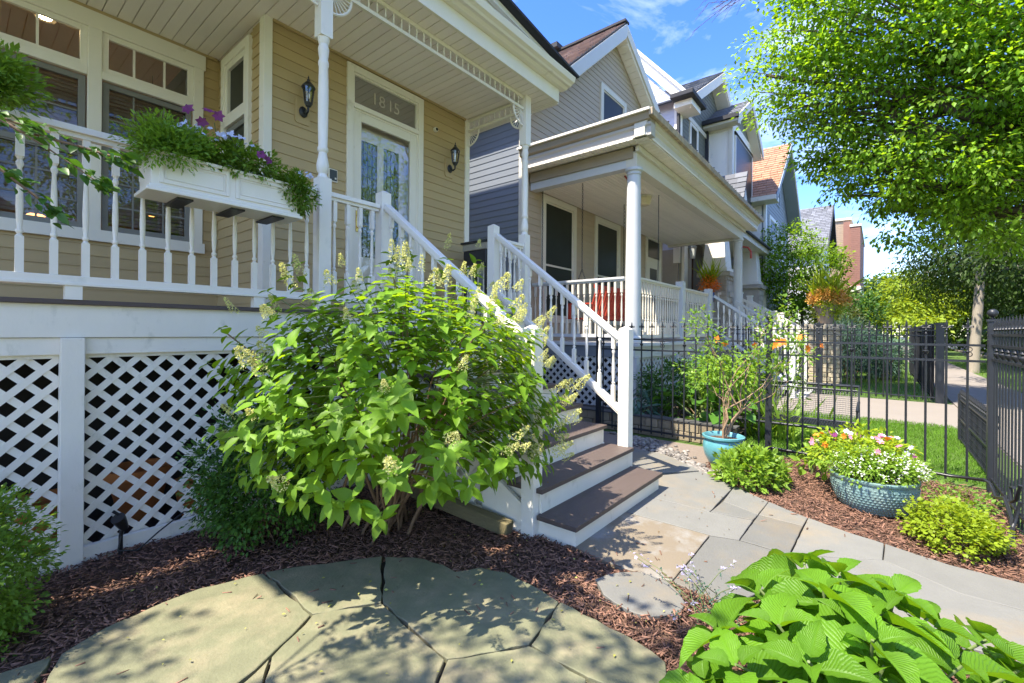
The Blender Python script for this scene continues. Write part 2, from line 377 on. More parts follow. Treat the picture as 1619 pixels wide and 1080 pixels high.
for i, (P, mt) in enumerate([
    ([(2.71, 1.9), (3.48, 1.9), (3.47, .945), (2.69, .94), (2.66, 1.06), (2.64, 1.25)], STONET),
    ([(3.485, 1.9), (3.93, 1.9), (3.93, 1.07), (3.97, .76), (3.53, .76), (3.475, .94)], STONEB),
    ([(3.94, 1.9), (4.45, 1.9), (4.55, 1.78), (5.02, 1.45), (4.74, 1.07), (3.93, 1.07)], STONEB),
    ([(4.46, 1.95), (4.5, 3.3), (5.42, 3.3), (5.43, 2.01), (5.04, 1.46)], STONEB),
    ([(4.74, 1.07), (4.5, .74), (4.12, .75), (4.25, 1.05)], STONEB), ([(4.25, 1.05), (4.12, .75), (3.97, .76), (3.93, 1.07)], STONEB),
    ([(4.5, .74), (4.31, .43), (4.1, .44), (4.12, .75)], STONEB), ([(4.12, .75), (4.1, .44), (3.51, .45), (3.53, .76)], STONEB),
    ([(4.31, .43), (4.19, .17), (4.13, -.04), (3.82, -.03), (3.51, .45)], STONEB),
    ([(4.13, -.04), (4.07, -.2), (4.02, -.36), (4.0, -.86), (3.62, -.84), (3.61, -.37), (3.82, -.03)], STONEB),
    ([(3.82, -.03), (3.61, -.37), (3.6, -.86), (3.05, -.86), (3.0, -.2), (3.2, .44), (3.51, .45)], STONEB),
    ([(3.46, .94), (3.52, .76), (3.5, .45), (3.11, .44), (2.65, .6), (2.66, .8), (2.68, .94)], STONEB)]):
    stone(P, gp, mt, .034, .0035, .002, i)
sheet('flagstone_patio', [(.2, 2.6), (.46, 2.9), (.9, 2.95), (1.78, 2.46), (2.1, 1.6), (2.02, .8), (1.7, .5), (.4, .6), (-.4, 1.6)], .010, SOIL)
fp = bpy.data.objects['flagstone_patio']
for i, P in enumerate([
    [(.32, 2.85), (.46, 2.93), (.67, 2.97), (.9, 2.98), (1.2, 2.87), (1.18, 2.26), (.91, 2.11), (.55, 1.95), (.1, 2.3)],
    [(1.2, 2.88), (1.38, 2.78), (1.56, 2.65), (1.78, 2.5), (1.47, 2.07), (1.18, 2.26)],
    [(1.78, 2.49), (1.9, 2.34), (1.96, 2.12), (1.95, 2.0), (2.08, 1.92), (2.14, 1.75), (2.13, 1.56), (2.09, 1.34), (1.71, 1.26), (1.4, 1.49), (1.47, 2.07)],
    [(1.18, 2.26), (1.47, 2.07), (1.4, 1.49), (1.22, 1.38), (.95, 1.5), (.72, 1.8), (.91, 2.11)],
    [(2.09, 1.34), (2.08, 1.11), (2.06, .87), (2.01, .72), (1.8, .65), (1.7, .95), (1.71, 1.26)],
    [(1.71, 1.26), (1.7, .95), (1.5, .85), (1.2, 1.0), (1.22, 1.38), (1.4, 1.49)],
    [(.08, 2.3), (.3, 2.86), (.1, 2.9), (-.2, 2.7), (-.3, 2.3)], [(.55, 1.95), (.91, 2.11), (.72, 1.8), (.95, 1.5), (.6, 1.2), (.2, 1.5), (-.2, 2.2), (.1, 2.3)]]):
    stone(P, fp, STONEP, .036, .007, .009, 20+i)
P = [(2.41, 1.3), (2.5, 1.27), (2.58, 1.22), (2.65, 1.14), (2.67, 1.06), (2.66, .96), (2.6, .87), (2.51, .8), (2.42, .80), (2.33, .85), (2.27, .91), (2.25, .99), (2.27, 1.1), (2.3, 1.19)]
STONES_BEFORE = len(STONES); stone(P, None, STONEB, .036, .002, .006, 50)
o = [q for q in C.objects if q.name.startswith('paving_stone')][-1]; o.name = 'stepping_stone'
setp(o, 'rounded grey stepping stone set in the mulch between patio and stairs', 'stepping stone')
# mulch chips: shredded bark, nobody could count it
def chips(n, x0, x1, y0, y1, name, label, excl=(), keep=None, lo=.012, hi=.05):
    x = RNG.uniform(x0, x1, n); y = RNG.uniform(y0, y1, n); ok = np.ones(n, bool); ons = np.zeros(n, bool)
    for P in STONES: i_ = in_poly(x, y, P); ons |= i_; ok &= ~i_ | (RNG.random(n) < .010)
    for P in excl: ok &= ~in_poly(x, y, P) | (ons & (RNG.random(n) < .5))
    x, y, ons = x[ok], y[ok], ons[ok]; n = len(x)
    ln = RNG.uniform(lo, hi, n)*RNG.choice([1, 1, 1.5], n); wd = RNG.uniform(.003, .0075, n)*RNG.choice([1, 1, 1.8], n); th = RNG.uniform(.002, .005, n)
    base = np.array([(sx, sy, sz) for sz in (-1, 1) for sx, sy in ((-1, -1), (1, -.6), (1, .6), (-1, 1))], float)/2
    d = RNG.normal(size=(n, 3)); d[:, 2] *= .22; up = RNG.normal(size=(n, 3))*.35; up[:, 2] += 1; M3 = frames(d, up)
    V = base[None]*np.stack([ln, wd, th], 1)[:, None, :]; V = np.einsum('nij,nkj->nki', M3, V)
    pos = np.stack([x, y, .012+RNG.uniform(0, .026, n)+.012*np.sin(x*7)*np.sin(y*6)], 1); pos[ons, 2] = .039; V += pos[:, None]
    F = np.array([(0, 3, 2, 1), (4, 5, 6, 7), (0, 1, 5, 4), (1, 2, 6, 5), (2, 3, 7, 6), (3, 0, 4, 7)])
    FF = (F[None]+(np.arange(n)*8)[:, None, None]).reshape(-1, 4)
    stuff_obj(name, V.reshape(-1, 3), FF, CHIP, label, 'mulch', sm=False)
STEPS_XY = [(2.5, 1.57), (4.4, 1.57), (4.4, 3.9), (2.74, 3.9), (2.74, 1.57)]
PATHP = [(2.67, 1.9), (2.67, .58), (3.1, .42), (3.0, -.1), (3.05, -.86), (4.0, -.86), (4.02, -.36), (4.13, -.04), (4.31, .43), (4.5, .74), (4.74, 1.07), (5.02, 1.45), (5.43, 2.0), (5.43, 3.3), (2.75, 3.3)]
PATIO = [(.2, 2.6), (.46, 2.9), (.9, 2.95), (1.76, 2.44), (2.1, 1.6), (2.0, .8), (1.7, .5), (.4, .6), (-.4, 1.6)]
chips(21000, -.6, 2.75, 2.0, 3.95, 'mulch_chips', 'dark shredded bark mulch under the shrubs beside the porch lattice', [PATIO, [(2.64, 1.95), (4.5, 1.95), (4.5, 4), (2.64, 4)]])
chips(15000, 1.6, 3.1, -.6, 2.0, 'mulch_chips', 'reddish bark mulch round the stepping stone and the broad leaved plant', [PATIO, PATHP])
chips(16000, 4.0, 6.25, -.84, 1.5, 'mulch_chips', 'sunlit reddish brown mulch between the stone path and iron fence', [PATHP])
# river pebbles by the turquoise pot
n = 420; a = rand_dir(n); x = RNG.uniform(5.0, 6.15, n); y = 1.38+(x-5.0)*1.15+RNG.normal(size=n)*.17; ok = ~in_poly(x, y, PATHP) & (np.hypot(x-5.5, y-1.36) > .24); x, y = x[ok], y[ok]; n = len(x)
pb = MB()
for i in range(n):
    r = random.uniform(.014, .038); k = len(pb.v); pb.ball((0, 0, 0), r, 7, 4, .55); t = random.random()*6; cx, sx = math.cos(t), math.sin(t); e = random.uniform(.65, 1)
    for j in range(k, len(pb.v)):
        p = pb.v[j]; q = (p[0]*e, p[1]); pb.v[j] = (x[i]+q[0]*cx-q[1]*sx, y[i]+q[0]*sx+q[1]*cx, .012+r*.35+p[2])
o = part('river_pebbles', pb, PEB, None, 60, kind='stuff'); setp(o, 'smooth pale river pebbles beside the turquoise pot and path', 'pebbles')
# lawn beyond the fence
def grass(n, x0, x1, y0, y1, name, label, h=.055):
    x = RNG.uniform(x0, x1, n); y = RNG.uniform(y0, y1, n); pos = np.stack([x, y, np.zeros(n)], 1)
    d = RNG.normal(size=(n, 3))*.45; d[:, 2] = 1; up = RNG.normal(size=(n, 3)); up[:, 2] = .1
    V, F, U = place(leaf_t(.12, .1, .25, 2, .5), pos, frames(d, up), h*RNG.uniform(.6, 1.4, n)); stuff_obj(name, V, F, GRASS, label, 'grass', U)
grass(34000, 6.4, 10.2, -.95, 1.5, 'lawn_grass', 'bright green lawn grass behind the iron fence', .05)
grass(9000, 13.6, 24, -.9, 4, 'lawn_grass', 'distant lawn grass behind the far fence', .09)
grass(9000, 10, 34, -5.4, -2.9, 'parkway_grass', 'strip of grass between sidewalk and street', .1)
# ================================================================== HOUSE ONE (tan house with white porch)
def lap(m, O, U, Nn, u0, u1, z, e, v0=None, v1=None, t=.013):
    """one clapboard: u0..u1 at its foot, v0..v1 at its head"""
    v0 = u0 if v0 is None else v0; v1 = u1 if v1 is None else v1; O, U, Nn = Vector(O), Vector(U), Vector(Nn)
    P = lambda u, zz, n: tuple(O+U*u+Vector((0, 0, zz))+Nn*n)
    return m.hexa([P(u0, z, t), P(u1, z, t), P(u1, z, -.004), P(u0, z, -.004), P(v0, z+e, .003), P(v1, z+e, .003), P(v1, z+e, -.004), P(v0, z+e, -.004)])
def siding(parent, mat, O, U, Nn, z0, z1, e, rng, holes=(), single=True, t=.013, nm='siding_board'):
    M_ = MB(); z = z0
    while z < z1-1e-4:
        h = min(e, z1-z); a0, a1 = rng(z); b0, b1 = rng(z+h)
        if a1-a0 > .02:
            segs = [(a0, a1, b0, b1)]
            for u0, u1, w0, w1 in holes:
                if w0 < z+h*.6 and w1 > z+h*.4:
                    o = []
                    for s in segs:
                        if u1 <= s[0] or u0 >= s[1]: o.append(s); continue
                        if u0 > s[0]: o.append((s[0], u0, s[2], u0))
                        if u1 < s[1]: o.append((u1, s[1], u1, s[3]))
                    segs = o
            for s in segs:
                if s[1]-s[0] < .01: continue
                if single: part(nm, lap(MB(), O, U, Nn, s[0], s[1], z, h, s[2], s[3], t), mat, parent)
                else: lap(M_, O, U, Nn, s[0], s[1], z, h, s[2], s[3], t)
        z += e
    if not single: part('siding', M_, mat, parent, kind='stuff')
def bar(m, O, U, Nn, u0, u1, z0, z1, n0, n1):
    O, U, Nn = Vector(O), Vector(U), Vector(Nn); P = lambda u, z, n: tuple(O+U*u+Vector((0, 0, z))+Nn*n)
    return m.hexa([P(u0, z0, n1), P(u1, z0, n1), P(u1, z0, n0), P(u0, z0, n0), P(u0, z1, n1), P(u1, z1, n1), P(u1, z1, n0), P(u0, z1, n0)])
def frame(m, O, U, Nn, u0, u1, z0, z1, w, n0, n1, wb=None, wt=None):
    wb = w if wb is None else wb; wt = w if wt is None else wt
    bar(m, O, U, Nn, u0, u0+w, z0, z1, n0, n1); bar(m, O, U, Nn, u1-w, u1, z0, z1, n0, n1)
    bar(m, O, U, Nn, u0+w, u1-w, z0, z0+wb, n0, n1); bar(m, O, U, Nn, u0+w, u1-w, z1-wt, z1, n0, n1); return m
X_, Y_, Zz = (1, 0, 0), (0, 1, 0), (0, 0, 1); NY = (0, -1, 0); NX = (-1, 0, 0)
# turned spindle and posts
def baluster_mesh(h, w=.036, n=10, name='baluster'):
    m = MB(); a = .22*h/.9; b = .20*h/.9
    m.box(-w/2, w/2, -w/2, w/2, 0, a); m.box(-w/2, w/2, -w/2, w/2, h-b, h)
    r = w/2; L_ = h-a-b; pr = [(.98, 0), (.6, .03), (.95, .055), (.95, .075), (.55, .10), (.8, .2), (.92, .38), (.8, .6), (.55, .86), (.95, .90), (.95, .93), (.6, .96), (.98, 1)]
    m.lathe([(r*k, a+L_*t) for k, t in pr], (0, 0, 0), n); me = m.mesh(name, WHITE); smooth(me, 40); return me
BAL = baluster_mesh(.87); BALS = baluster_mesh(.70, .036, 10, 'stair_baluster')
h1 = thing('house', 'tan clapboard house with white turned porch rail and brown stairs', 'house', (2.5, 5, 0))
wall = part('wall', MB().box(2.09, 3.05, 5.062, 9, 0, 4.86).box(4.15, 5.10, 5.062, 9, 0, 4.86).box(3.05, 4.15, 5.062, 9, 4.72, 4.86).box(3.05, 4.15, 5.062, 9, 0, 1.66).box(-3.2, 2.05, 6.362, 9, 0, 2.42).box(1.84, 2.09, 6.362, 9, 2.42, 4.86).box(-3.2, .28, 6.362, 6.6, 2.42, 4.86), TAN, h1)
E_ = .116
siding(wall, TAN, (0, 5.05, 0), X_, NY, 1.67, 4.80, E_, lambda z: (2.13, 3.01)); siding(wall, TAN, (0, 5.05, 0), X_, NY, 1.67, 4.80, E_, lambda z: (4.19, 5.06))
siding(wall, TAN, (0, 6.35, 0), X_, NY, 1.67, 2.45, E_, lambda z: (-1.0, 2.075)); siding(wall, TAN, (0, 6.35, 0), X_, NY, 2.45, 4.80, E_, lambda z: (1.91, 2.075))
siding(wall, TAN, (2.075, 0, 0), Y_, NX, 1.67, 4.80, E_, lambda z: (5.13, 6.34), holes=[(5.36, 6.16, 2.9, 4.80)])
siding(wall, TAN, (5.10, 0, 0), Y_, (1, 0, 0), .3, 4.8, E_*2, lambda z: (5.06, 9), single=False)
cb = MB().box(2.05, 2.135, 5.018, 5.05, 1.67, 4.80).box(2.05, 2.078, 5.05, 5.135, 1.67, 4.80)
part('corner_board', cb, CREAM, wall, bev=.003); part('corner_board', MB().box(5.03, 5.12, 5.018, 5.06, 1.67, 4.80).box(5.10, 5.125, 5.06, 5.15, .2, 4.8), CREAM, wall, bev=.003)
# roof mass of the main house, set back behind the porch
part('upper_wall', MB().box(-3.2, 5.10, 6.45, 16, 4.86, 8.3), TAN, h1); rf = MB(); rf.ext([(-3.5, 6.2, 8.3), (5.4, 6.2, 8.3), (.95, 6.2, 11.2)], (0, 10, 0)); part('roof', rf, DKROOF, h1)
# front door and transom
dr = MB(); frame(dr, (0, 5.05, 0), X_, NY, 3.01, 4.19, 1.67, 4.76, .085, -.05, .035, wb=.03); bar(dr, (0, 5.05, 0), X_, NY, 3.095, 4.105, 4.235, 4.285, -.05, .045)
door = part('door_frame', dr, CREAM, h1, bev=.004)
part('inner_trim', frame(frame(MB(), (0, 5.05, 0), X_, NY, 3.095, 4.105, 4.285, 4.675, .025, -.05, .012), (0, 5.05, 0), X_, NY, 3.095, 4.105, 1.70, 4.235, .02, -.05, .015), CREAM, door)
sdr = part('storm_door', frame(MB(), (0, 5.05, 0), X_, NY, 3.115, 4.085, 1.72, 4.215, .105, -.03, .008, wb=.22, wt=.11), CREAM, h1, bev=.004)
part('pane', MB().box(3.22, 3.98, 5.062, 5.066, 1.94, 4.105), glassmat('storm_glass', base=.02), sdr)
part('transom_pane', MB().box(3.12, 4.08, 5.066, 5.070, 4.31, 4.65), glassmat('transom_glass', (.8, .75, .66), 1.6, .48), door)
hd = MB(); hd.box(3.145, 3.185, 5.028, 5.042, 2.72, 2.98).tube([(3.165, 5.03, 2.78), (3.165, 4.99, 2.78), (3.27, 4.985, 2.80)], .010, 8).ball((3.165, 5.02, 2.92), .012); part('handle', hd, BRASS, sdr, 40)
# inner oak/white door with leaded lights, standing behind the storm door
idr = part('inner_door', frame(MB(), (0, 5.2, 0), X_, NY, 3.12, 4.08, 1.70, 4.12, .17, -.04, 0, wb=.75).box(3.56, 3.66, 5.2, 5.24, 2.45, 3.95), CREAM, h1, bev=.003)
ld = MB()
for x0, x1 in ((3.29, 3.56), (3.66, 3.91)):
    for k in range(5): ld.box(x0+(x1-x0)*k/4-.004, x0+(x1-x0)*k/4+.004, 5.212, 5.222, 2.45, 3.95)
    for k in range(11): ld.box(x0, x1, 5.213, 5.221, 2.45+k*.15-.003, 2.45+k*.15+.003)
part('leading', ld, BLACKP, idr); part('pane', MB().box(3.29, 3.91, 5.216, 5.219, 2.45, 3.95), glassmat('leaded_glass', (.7, .75, .7), 1.5), idr)
part('hall', MB().box(3.0, 4.2, 5.6, 5.65, 1.6, 4.8).box(3.05, 3.1, 5.09, 5.6, 1.6, 4.8).box(4.1, 4.15, 5.09, 5.6, 1.6, 4.8).box(3.05, 4.15, 5.09, 5.6, 4.70, 4.75), pm('hall_wall', (.75, .62, .42), .7), h1)
# house number 1815 on the transom
for ch, xx in zip('1815', (3.37, 3.48, 3.61, 3.71)):
    cu = bpy.data.curves.new('n', 'FONT'); cu.body = ch; cu.size = .21; cu.extrude = .001; cu.offset = .001
    t = bpy.data.objects.new('n', cu); C.objects.link(t); bpy.context.view_layer.update(); dg = bpy.context.evaluated_depsgraph_get(); me = bpy.data.meshes.new_from_object(t.evaluated_get(dg)); bpy.data.objects.remove(t)
    me.materials.clear(); me.materials.append(MATS.get('frosted') or pm('frosted', (.46, .40, .32), .6))
    me.transform(Matrix.Translation((xx, 5.0635, 4.405)) @ Matrix.Rotation(R(90), 4, 'X')); q = MB(); q.v = [tuple(v.co) for v in me.vertices]; q.f = [tuple(p.vertices) for p in me.polygons]
    part('house_number', q, MATS['frosted'], door)
# big windows in the recess
wn = part('window', MB(), CREAM, h1); bpy.data.objects.remove(wn)
O1 = (0, 6.35, 0)
wf = MB(); bar(wf, O1, X_, NY, -.9, 1.92, 4.60, 4.80, -.02, .035); bar(wf, O1, X_, NY, 1.80, 1.90, 2.44, 4.60, -.02, .033); bar(wf, O1, X_, NY, -.9, 1.92, 2.40, 2.52, -.02, .05)
bar(wf, O1, X_, NY, .875, .985, 2.52, 4.60, -.02, .033); bar(wf, O1, X_, NY, -.9, .875, 4.10, 4.18, -.02, .033); bar(wf, O1, X_, NY, .985, 1.80, 4.10, 4.18, -.02, .033)
bar(wf, O1, X_, NY, -.30, -.19, 2.52, 4.60, -.02, .033)
win = part('window', wf, CREAM, h1, bev=.004)
SASHG = pm('grey_sash', (.20, .195, .17), .5)
for u0, u1, nmt in ((-.19, .875, 3), (.985, 1.80, 3)):
    part('transom_sash', frame(MB(), O1, X_, NY, u0, u1, 4.18, 4.60, .055, -.03, .012), CREAM, win, bev=.003)
    mm = MB()
    for k in (1, 2): mm.box(u0+(u1-u0)*k/3-.010, u0+(u1-u0)*k/3+.010, 6.372, 6.385, 4.235, 4.545)
    part('muntin', mm, CREAM, win)
    part('pane', MB().box(u0+.05, u1-.05, 6.388, 6.391, 4.23, 4.55), GLASS, win)
    part('sash', frame(frame(MB(), O1, X_, NY, u0+.01, u1-.01, 3.28, 4.09, .055, -.05, -.008), O1, X_, NY, u0+.01, u1-.01, 2.53, 3.32, .055, -.06, -.02), SASHG, win, bev=.002)
    mm = MB()
    for k in (1, 2):
        x = u0+(u1-u0)*k/3; mm.box(x-.008, x+.008, 6.382, 6.390, 2.58, 4.04)
    for z in (3.05, 3.72, 2.80): mm.box(u0+.06, u1-.06, 6.383, 6.389, z-.008, z+.008)
    part('muntin', mm, SASHG, win)
    part('pane', MB().box(u0+.06, u1-.06, 6.393, 6.396, 2.58, 4.04), MESHG, win)
    for k in range(37):                                                    # blind
        z = 2.62+k*.040; part('blind_slat', MB().hexa([(u0+.02, 6.452, z), (u1-.02, 6.452, z), (u1-.02, 6.466, z+.034), (u0+.02, 6.466, z+.034), (u0+.02, 6.450, z+.002), (u1-.02, 6.450, z+.002), (u1-.02, 6.464, z+.036), (u0+.02, 6.464, z+.036)]), BLINDM, win)
rm = MB().box(-3, 2.0, 9, 9.1, 1.6, 4.9).box(-3.1, -3, 6.6, 9, 1.6, 4.9).box(-3, 2.05, 6.6, 9, 1.5, 1.6).box(1.84, 2.04, 6.6, 9, 1.6, 4.9)
part('room', rm, ROOMW, h1); part('room_ceiling', MB().box(-3, 2.0, 6.42, 9, 4.80, 4.86), pm('room_ceiling_paint', (.62, .54, .45), .8), h1)
def downlight(x, y, st, lab):
    t = thing('recessed_light', lab, 'ceiling light', (x, y, 4.80), 'recessed lamps in the front room ceiling')
    part('trim_ring', MB().lathe([(.055, 0), (.085, 0), (.085, -.012), (.055, -.006)], (x, y, 4.80), 20, False), CREAM, t, 40)
    part('lamp', MB().lathe([(.001, -.001), (.054, -.001), (.054, -.0035), (.001, -.004)], (x, y, 4.80), 20), emat('lamp_glow', (1, .72, .36), st), t)
downlight(.62, 6.92, 40, 'warm recessed lamp seen through the upper left window panes'); 
# warm hall lamps low in the room, seen behind the blinds
def globe(x, y, z, r, lab):
    t = thing('pendant_lamp', lab, 'lamp', (x, y, z+.5)); part('cord', MB().tube([(x, y, z+r), (x, y, 4.8)], .004), BLACKP, t); part('glass_shade', MB().ball((x, y, z), r, 14, 8), emat('shade_glow', (1, .40, .10), 2.2), t, 40)
globe(.62, 7.6, 2.72, .11, 'orange glowing lamp shade low behind the left blinds'); globe(2.0-.35, 7.4, 3.0, .045, 'small amber pendant lamp behind the right window blinds')
# tall narrow window in the return wall (faces left)
O2 = (2.062, 0, 0)
sw_ = part('side_window', frame(bar(MB(), O2, Y_, NX, 5.46, 6.08, 3.88, 3.96, -.02, .035), O2, Y_, NX, 5.36, 6.16, 2.9, 4.72, .10, -.02, .035), CREAM, h1, bev=.003)
part('sash', frame(frame(MB(), O2, Y_, NX, 5.46, 6.06, 3.96, 4.62, .07, -.03, .02), O2, Y_, NX, 5.48, 6.04, 3.0, 3.86, .001, -.03, .0), CREAM, sw_)
part('dark_sash', frame(MB(), O2, Y_, NX, 5.46, 6.06, 3.0, 3.87, .06, -.03, .006), SASHG, sw_)
part('pane', MB().box(2.074, 2.078, 5.48, 6.04, 3.02, 4.58), GLASSD, sw_)
# ceiling boards, backing and frieze
cl = part('porch_ceiling', MB().box(-1.3, 5.49, 3.63, 6.35, 4.825, 4.86), SOFF, h1)
x = -.1
while x < 5.47:
    part('ceiling_board', MB().hexa([(x+.004, 3.64, 4.80), (x+.114, 3.64, 4.80), (x+.114, 6.34, 4.80), (x+.004, 6.34, 4.80), (x, 3.64, 4.824), (x+.118, 3.64, 4.824), (x+.118, 6.34, 4.824), (x, 6.34, 4.824)]), SOFF, cl); x += .120
part('ceiling_trim', MB().box(2.14, 5.03, 5.01, 5.04, 4.775, 4.80).box(-.5, 2.04, 6.31, 6.335, 4.77, 4.80), TAN, h1)
fr = MB().box(-1.3, 5.49, 3.60, 3.64, 4.795, 4.985).box(5.45, 5.50, 3.64, 5.2, 4.795, 4.985); part('frieze_board', fr, CREAM, h1, bev=.004)
cn = MB(); prof = [(3.62, 4.985), (3.54, 4.985), (3.50, 5.01), (3.46, 5.01), (3.44, 5.03), (3.40, 5.05), (3.38, 5.10), (3.375, 5.115), (3.62, 5.13)]
cn.ext([(-1.3, y, z) for y, z in prof], (6.88, 0, 0)); part('cornice', cn, CREAM, h1)
cn = MB().ext([(5.48, 3.62, 4.985), (5.55, 3.62, 4.985), (5.60, 3.62, 5.05), (5.62, 3.62, 5.13), (5.48, 3.62, 5.13)], (0, 1.8, 0)); part('cornice', cn, CREAM, h1)
# pediment
k = .235; zr = lambda x: 5.13+(5.58-max(x, 3.3))*k
pdm = part('pediment', MB().ext([(5.45, 3.66, 5.12), (-1.2, 3.66, 5.12), (-1.2, 3.66, zr(-1.2)-.1), (1.6, 3.66, zr(1.6)-.1)], (0, .05, 0)), CREAM, h1)
part('rake_board', MB().ext([(5.58, 3.46, 5.135), (5.30, 3.46, 5.135), (1.6, 3.46, zr(1.6)-.14), (1.6, 3.46, zr(1.6))], (0, .05, 0)), CREAM, pdm)
part('rake_board', MB().ext([(5.42, 3.52, 5.135), (5.10, 3.52, 5.135), (1.6, 3.52, zr(1.6)-.22), (1.6, 3.52, zr(1.6)-.08)], (0, .05, 0)), CREAM, pdm)
part('roof_shingles', MB().ext([(5.64, 3.36, 5.135), (1.6, 3.36, zr(1.6)+.005), (-1.2, 3.36, zr(-1.2)+.005), (-1.2, 3.36, zr(-1.2)+.04), (1.6, 3.36, zr(1.6)+.04), (5.66, 3.36, 5.165)], (0, 1.7, 0)), DKROOF, pdm)
sc = MB()                                                                  # scalloped bargeboard
for row in range(6):
    for i in range(60):
        x = -.6+i*.105+(row % 2)*.052; z = 5.20+row*.085
        if z+.05 > zr(x)-.26: continue
        pts = [(x-.05, 3.652-.004*(row % 2), z+.09)]+[(x-.05+.1*j/6, 3.652-.004*(row % 2), z-.045*math.sin(math.pi*j/6)) for j in range(7)]+[(x+.05, 3.652-.004*(row % 2), z+.09)]
        sc.ext(pts, (0, -.008, 0))
part('scallop_shingles', sc, CREAM, pdm, kind='stuff')
# deck
dk = part('porch_deck', MB().box(-3, 5.14, 3.88, 5.05, 1.645, 1.675).box(-3, 2.06, 5.05, 6.35, 1.645, 1.675), TREADM, h1, bev=.004)
part('fascia_board', MB().box(-3, 2.64, 3.91, 3.95, 1.44, 1.645).box(4.4, 5.12, 3.91, 3.95, 1.44, 1.645).box(5.08, 5.12, 3.95, 5.05, 1.44, 1.645), WHITED, h1, bev=.003)
part('skirt_board', MB().box(-3, .425, 3.925, 3.955, 1.335, 1.437).box(.535, 2.64, 3.925, 3.955, 1.335, 1.437), WHITED, h1)
part('bottom_board', MB().box(-3, .425, 3.90, 3.94, .01, .115).box(.535, 2.64, 3.90, 3.94, .01, .115), WHITED, h1)
part('skirt_post', MB().box(.425, .535, 3.875, 3.96, 0, 1.438), WHITED, h1, bev=.004)
part('skirt_post', MB().box(2.53, 2.64, 3.875, 3.96, 0, 1.438), WHITED, h1)
def lattice(parent, x0, x1, z0, z1, y, p=.147, w=.040, t=.006, mat=WHITED, single=True, nm='lattice_strip'):
    mm = MB()
    for sgn, yy in ((1, y), (-1, y+t+.001)):
        c = (x0-z1 if sgn > 0 else x0+z0); cmax = (x1-z0 if sgn > 0 else x1+z1); c += p*.4
        while c < cmax:
            # line x - sgn*z = c
            pts = []
            for z in (z0, z1):
                x = c+sgn*z
                if x0 <= x <= x1: pts.append((x, z))
            for x in (x0, x1):
                z = sgn*(x-c)
                if z0 < z < z1: pts.append((x, z))
            if len(pts) >= 2 and abs(pts[0][0]-pts[1][0]) > .02:
                a = (pts[0][0], yy, pts[0][1]); b = (pts[1][0], yy, pts[1][1])
                if single: part(nm, MB().beam(a, b, t, w), mat, parent)
                else: mm.beam(a, b, t, w)
            c += p
    if not single: part('lattice_panel', mm, mat, parent, kind='stuff')
lp = part('lattice_frame', MB().box(-1.3, .43, 3.95, 3.958, 1.31, 1.335).box(.53, 2.6, 3.95, 3.958, 1.31, 1.335), WHITED, h1)
lattice(lp, -1.2, .44, .09, 1.36, 3.958); lattice(lp, .52, 2.56, .09, 1.36, 3.958)
part('crawlspace', MB().box(-3, 5, 5.0, 5.04, 0, 1.64).box(-3, 5.0, 3.97, 5, -.004, .008), DARK, h1)  # dark back and floor sheets stand in for shade below the deck
# railings
def railing(root, pts, zb, zt, step, me, wt=.085, mat=WHITE, lab=None):
    a, b = Vector(pts[0]), Vector(pts[1]); d = b-a; m = MB()
    m.beam((a.x, a.y, a.z+zt-.02), (b.x, b.y, b.z+zt-.02), wt, .04).beam((a.x, a.y, a.z+zt-.055), (b.x, b.y, b.z+zt-.055), wt*.55, .03)
    r = part('railing', m, mat, root, bev=.003, label=lab); m = MB().beam((a.x, a.y, a.z+zb), (b.x, b.y, b.z+zb), wt*.6, .045).beam((a.x, a.y, a.z+zb-.03), (b.x, b.y, b.z+zb-.03), wt*.9, .02); part('bottom_rail', m, mat, r, bev=.003); n = int(round(d.length/step))
    for i in range(n):
        p = a+d*((i+.5)/n); inst('baluster', me, r, (p.x, p.y, p.z+zb+.02))
    return r
railing(h1, ((-1.1, 3.9, 0), (2.03, 3.9, 0)), 1.80, 2.75, .1425, BAL)
railing(h1, ((2.15, 3.9, 0), (2.68, 3.9, 0)), 1.80, 2.75, .14, BAL)
railing(h1, ((4.5, 3.9, 0), (5.03, 3.9, 0)), 1.80, 2.72, .11, BAL)
railing(h1, ((5.10, 3.97, 0), (5.10, 5.0, 0)), 1.80, 2.72, .125, BAL)
part('rail_block', MB().box(.44, .52, 3.87, 3.93, 1.675, 1.77), WHITE, h1); part('rail_block', MB().box(1.52, 1.60, 3.87, 3.93, 1.675, 1.77), WHITE, h1)
def porch_post(x, y):
    m = MB(); w = .056; m.box(x-w, x+w, y-w, y+w, 1.675, 2.86); m.box(x-w, x+w, y-w, y+w, 4.12, 4.80)
    pr = [(.05, 2.86), (.042, 2.88), (.034, 2.90), (.050, 2.93), (.054, 2.98), (.040, 3.05), (.034, 3.09), (.046, 3.11), (.046, 3.13), (.038, 3.15), (.043, 3.3), (.045, 3.6), (.040, 3.86), (.046, 3.88), (.046, 3.90), (.036, 3.93), (.044, 3.97), (.048, 4.02), (.038, 4.06), (.050, 4.09), (.052, 4.12)]
    m.lathe(pr, (x, y, 0), 20, False); part('porch_post', m, WHITE, h1, 35)
porch_post(2.10, 3.9); porch_post(5.09, 3.9)
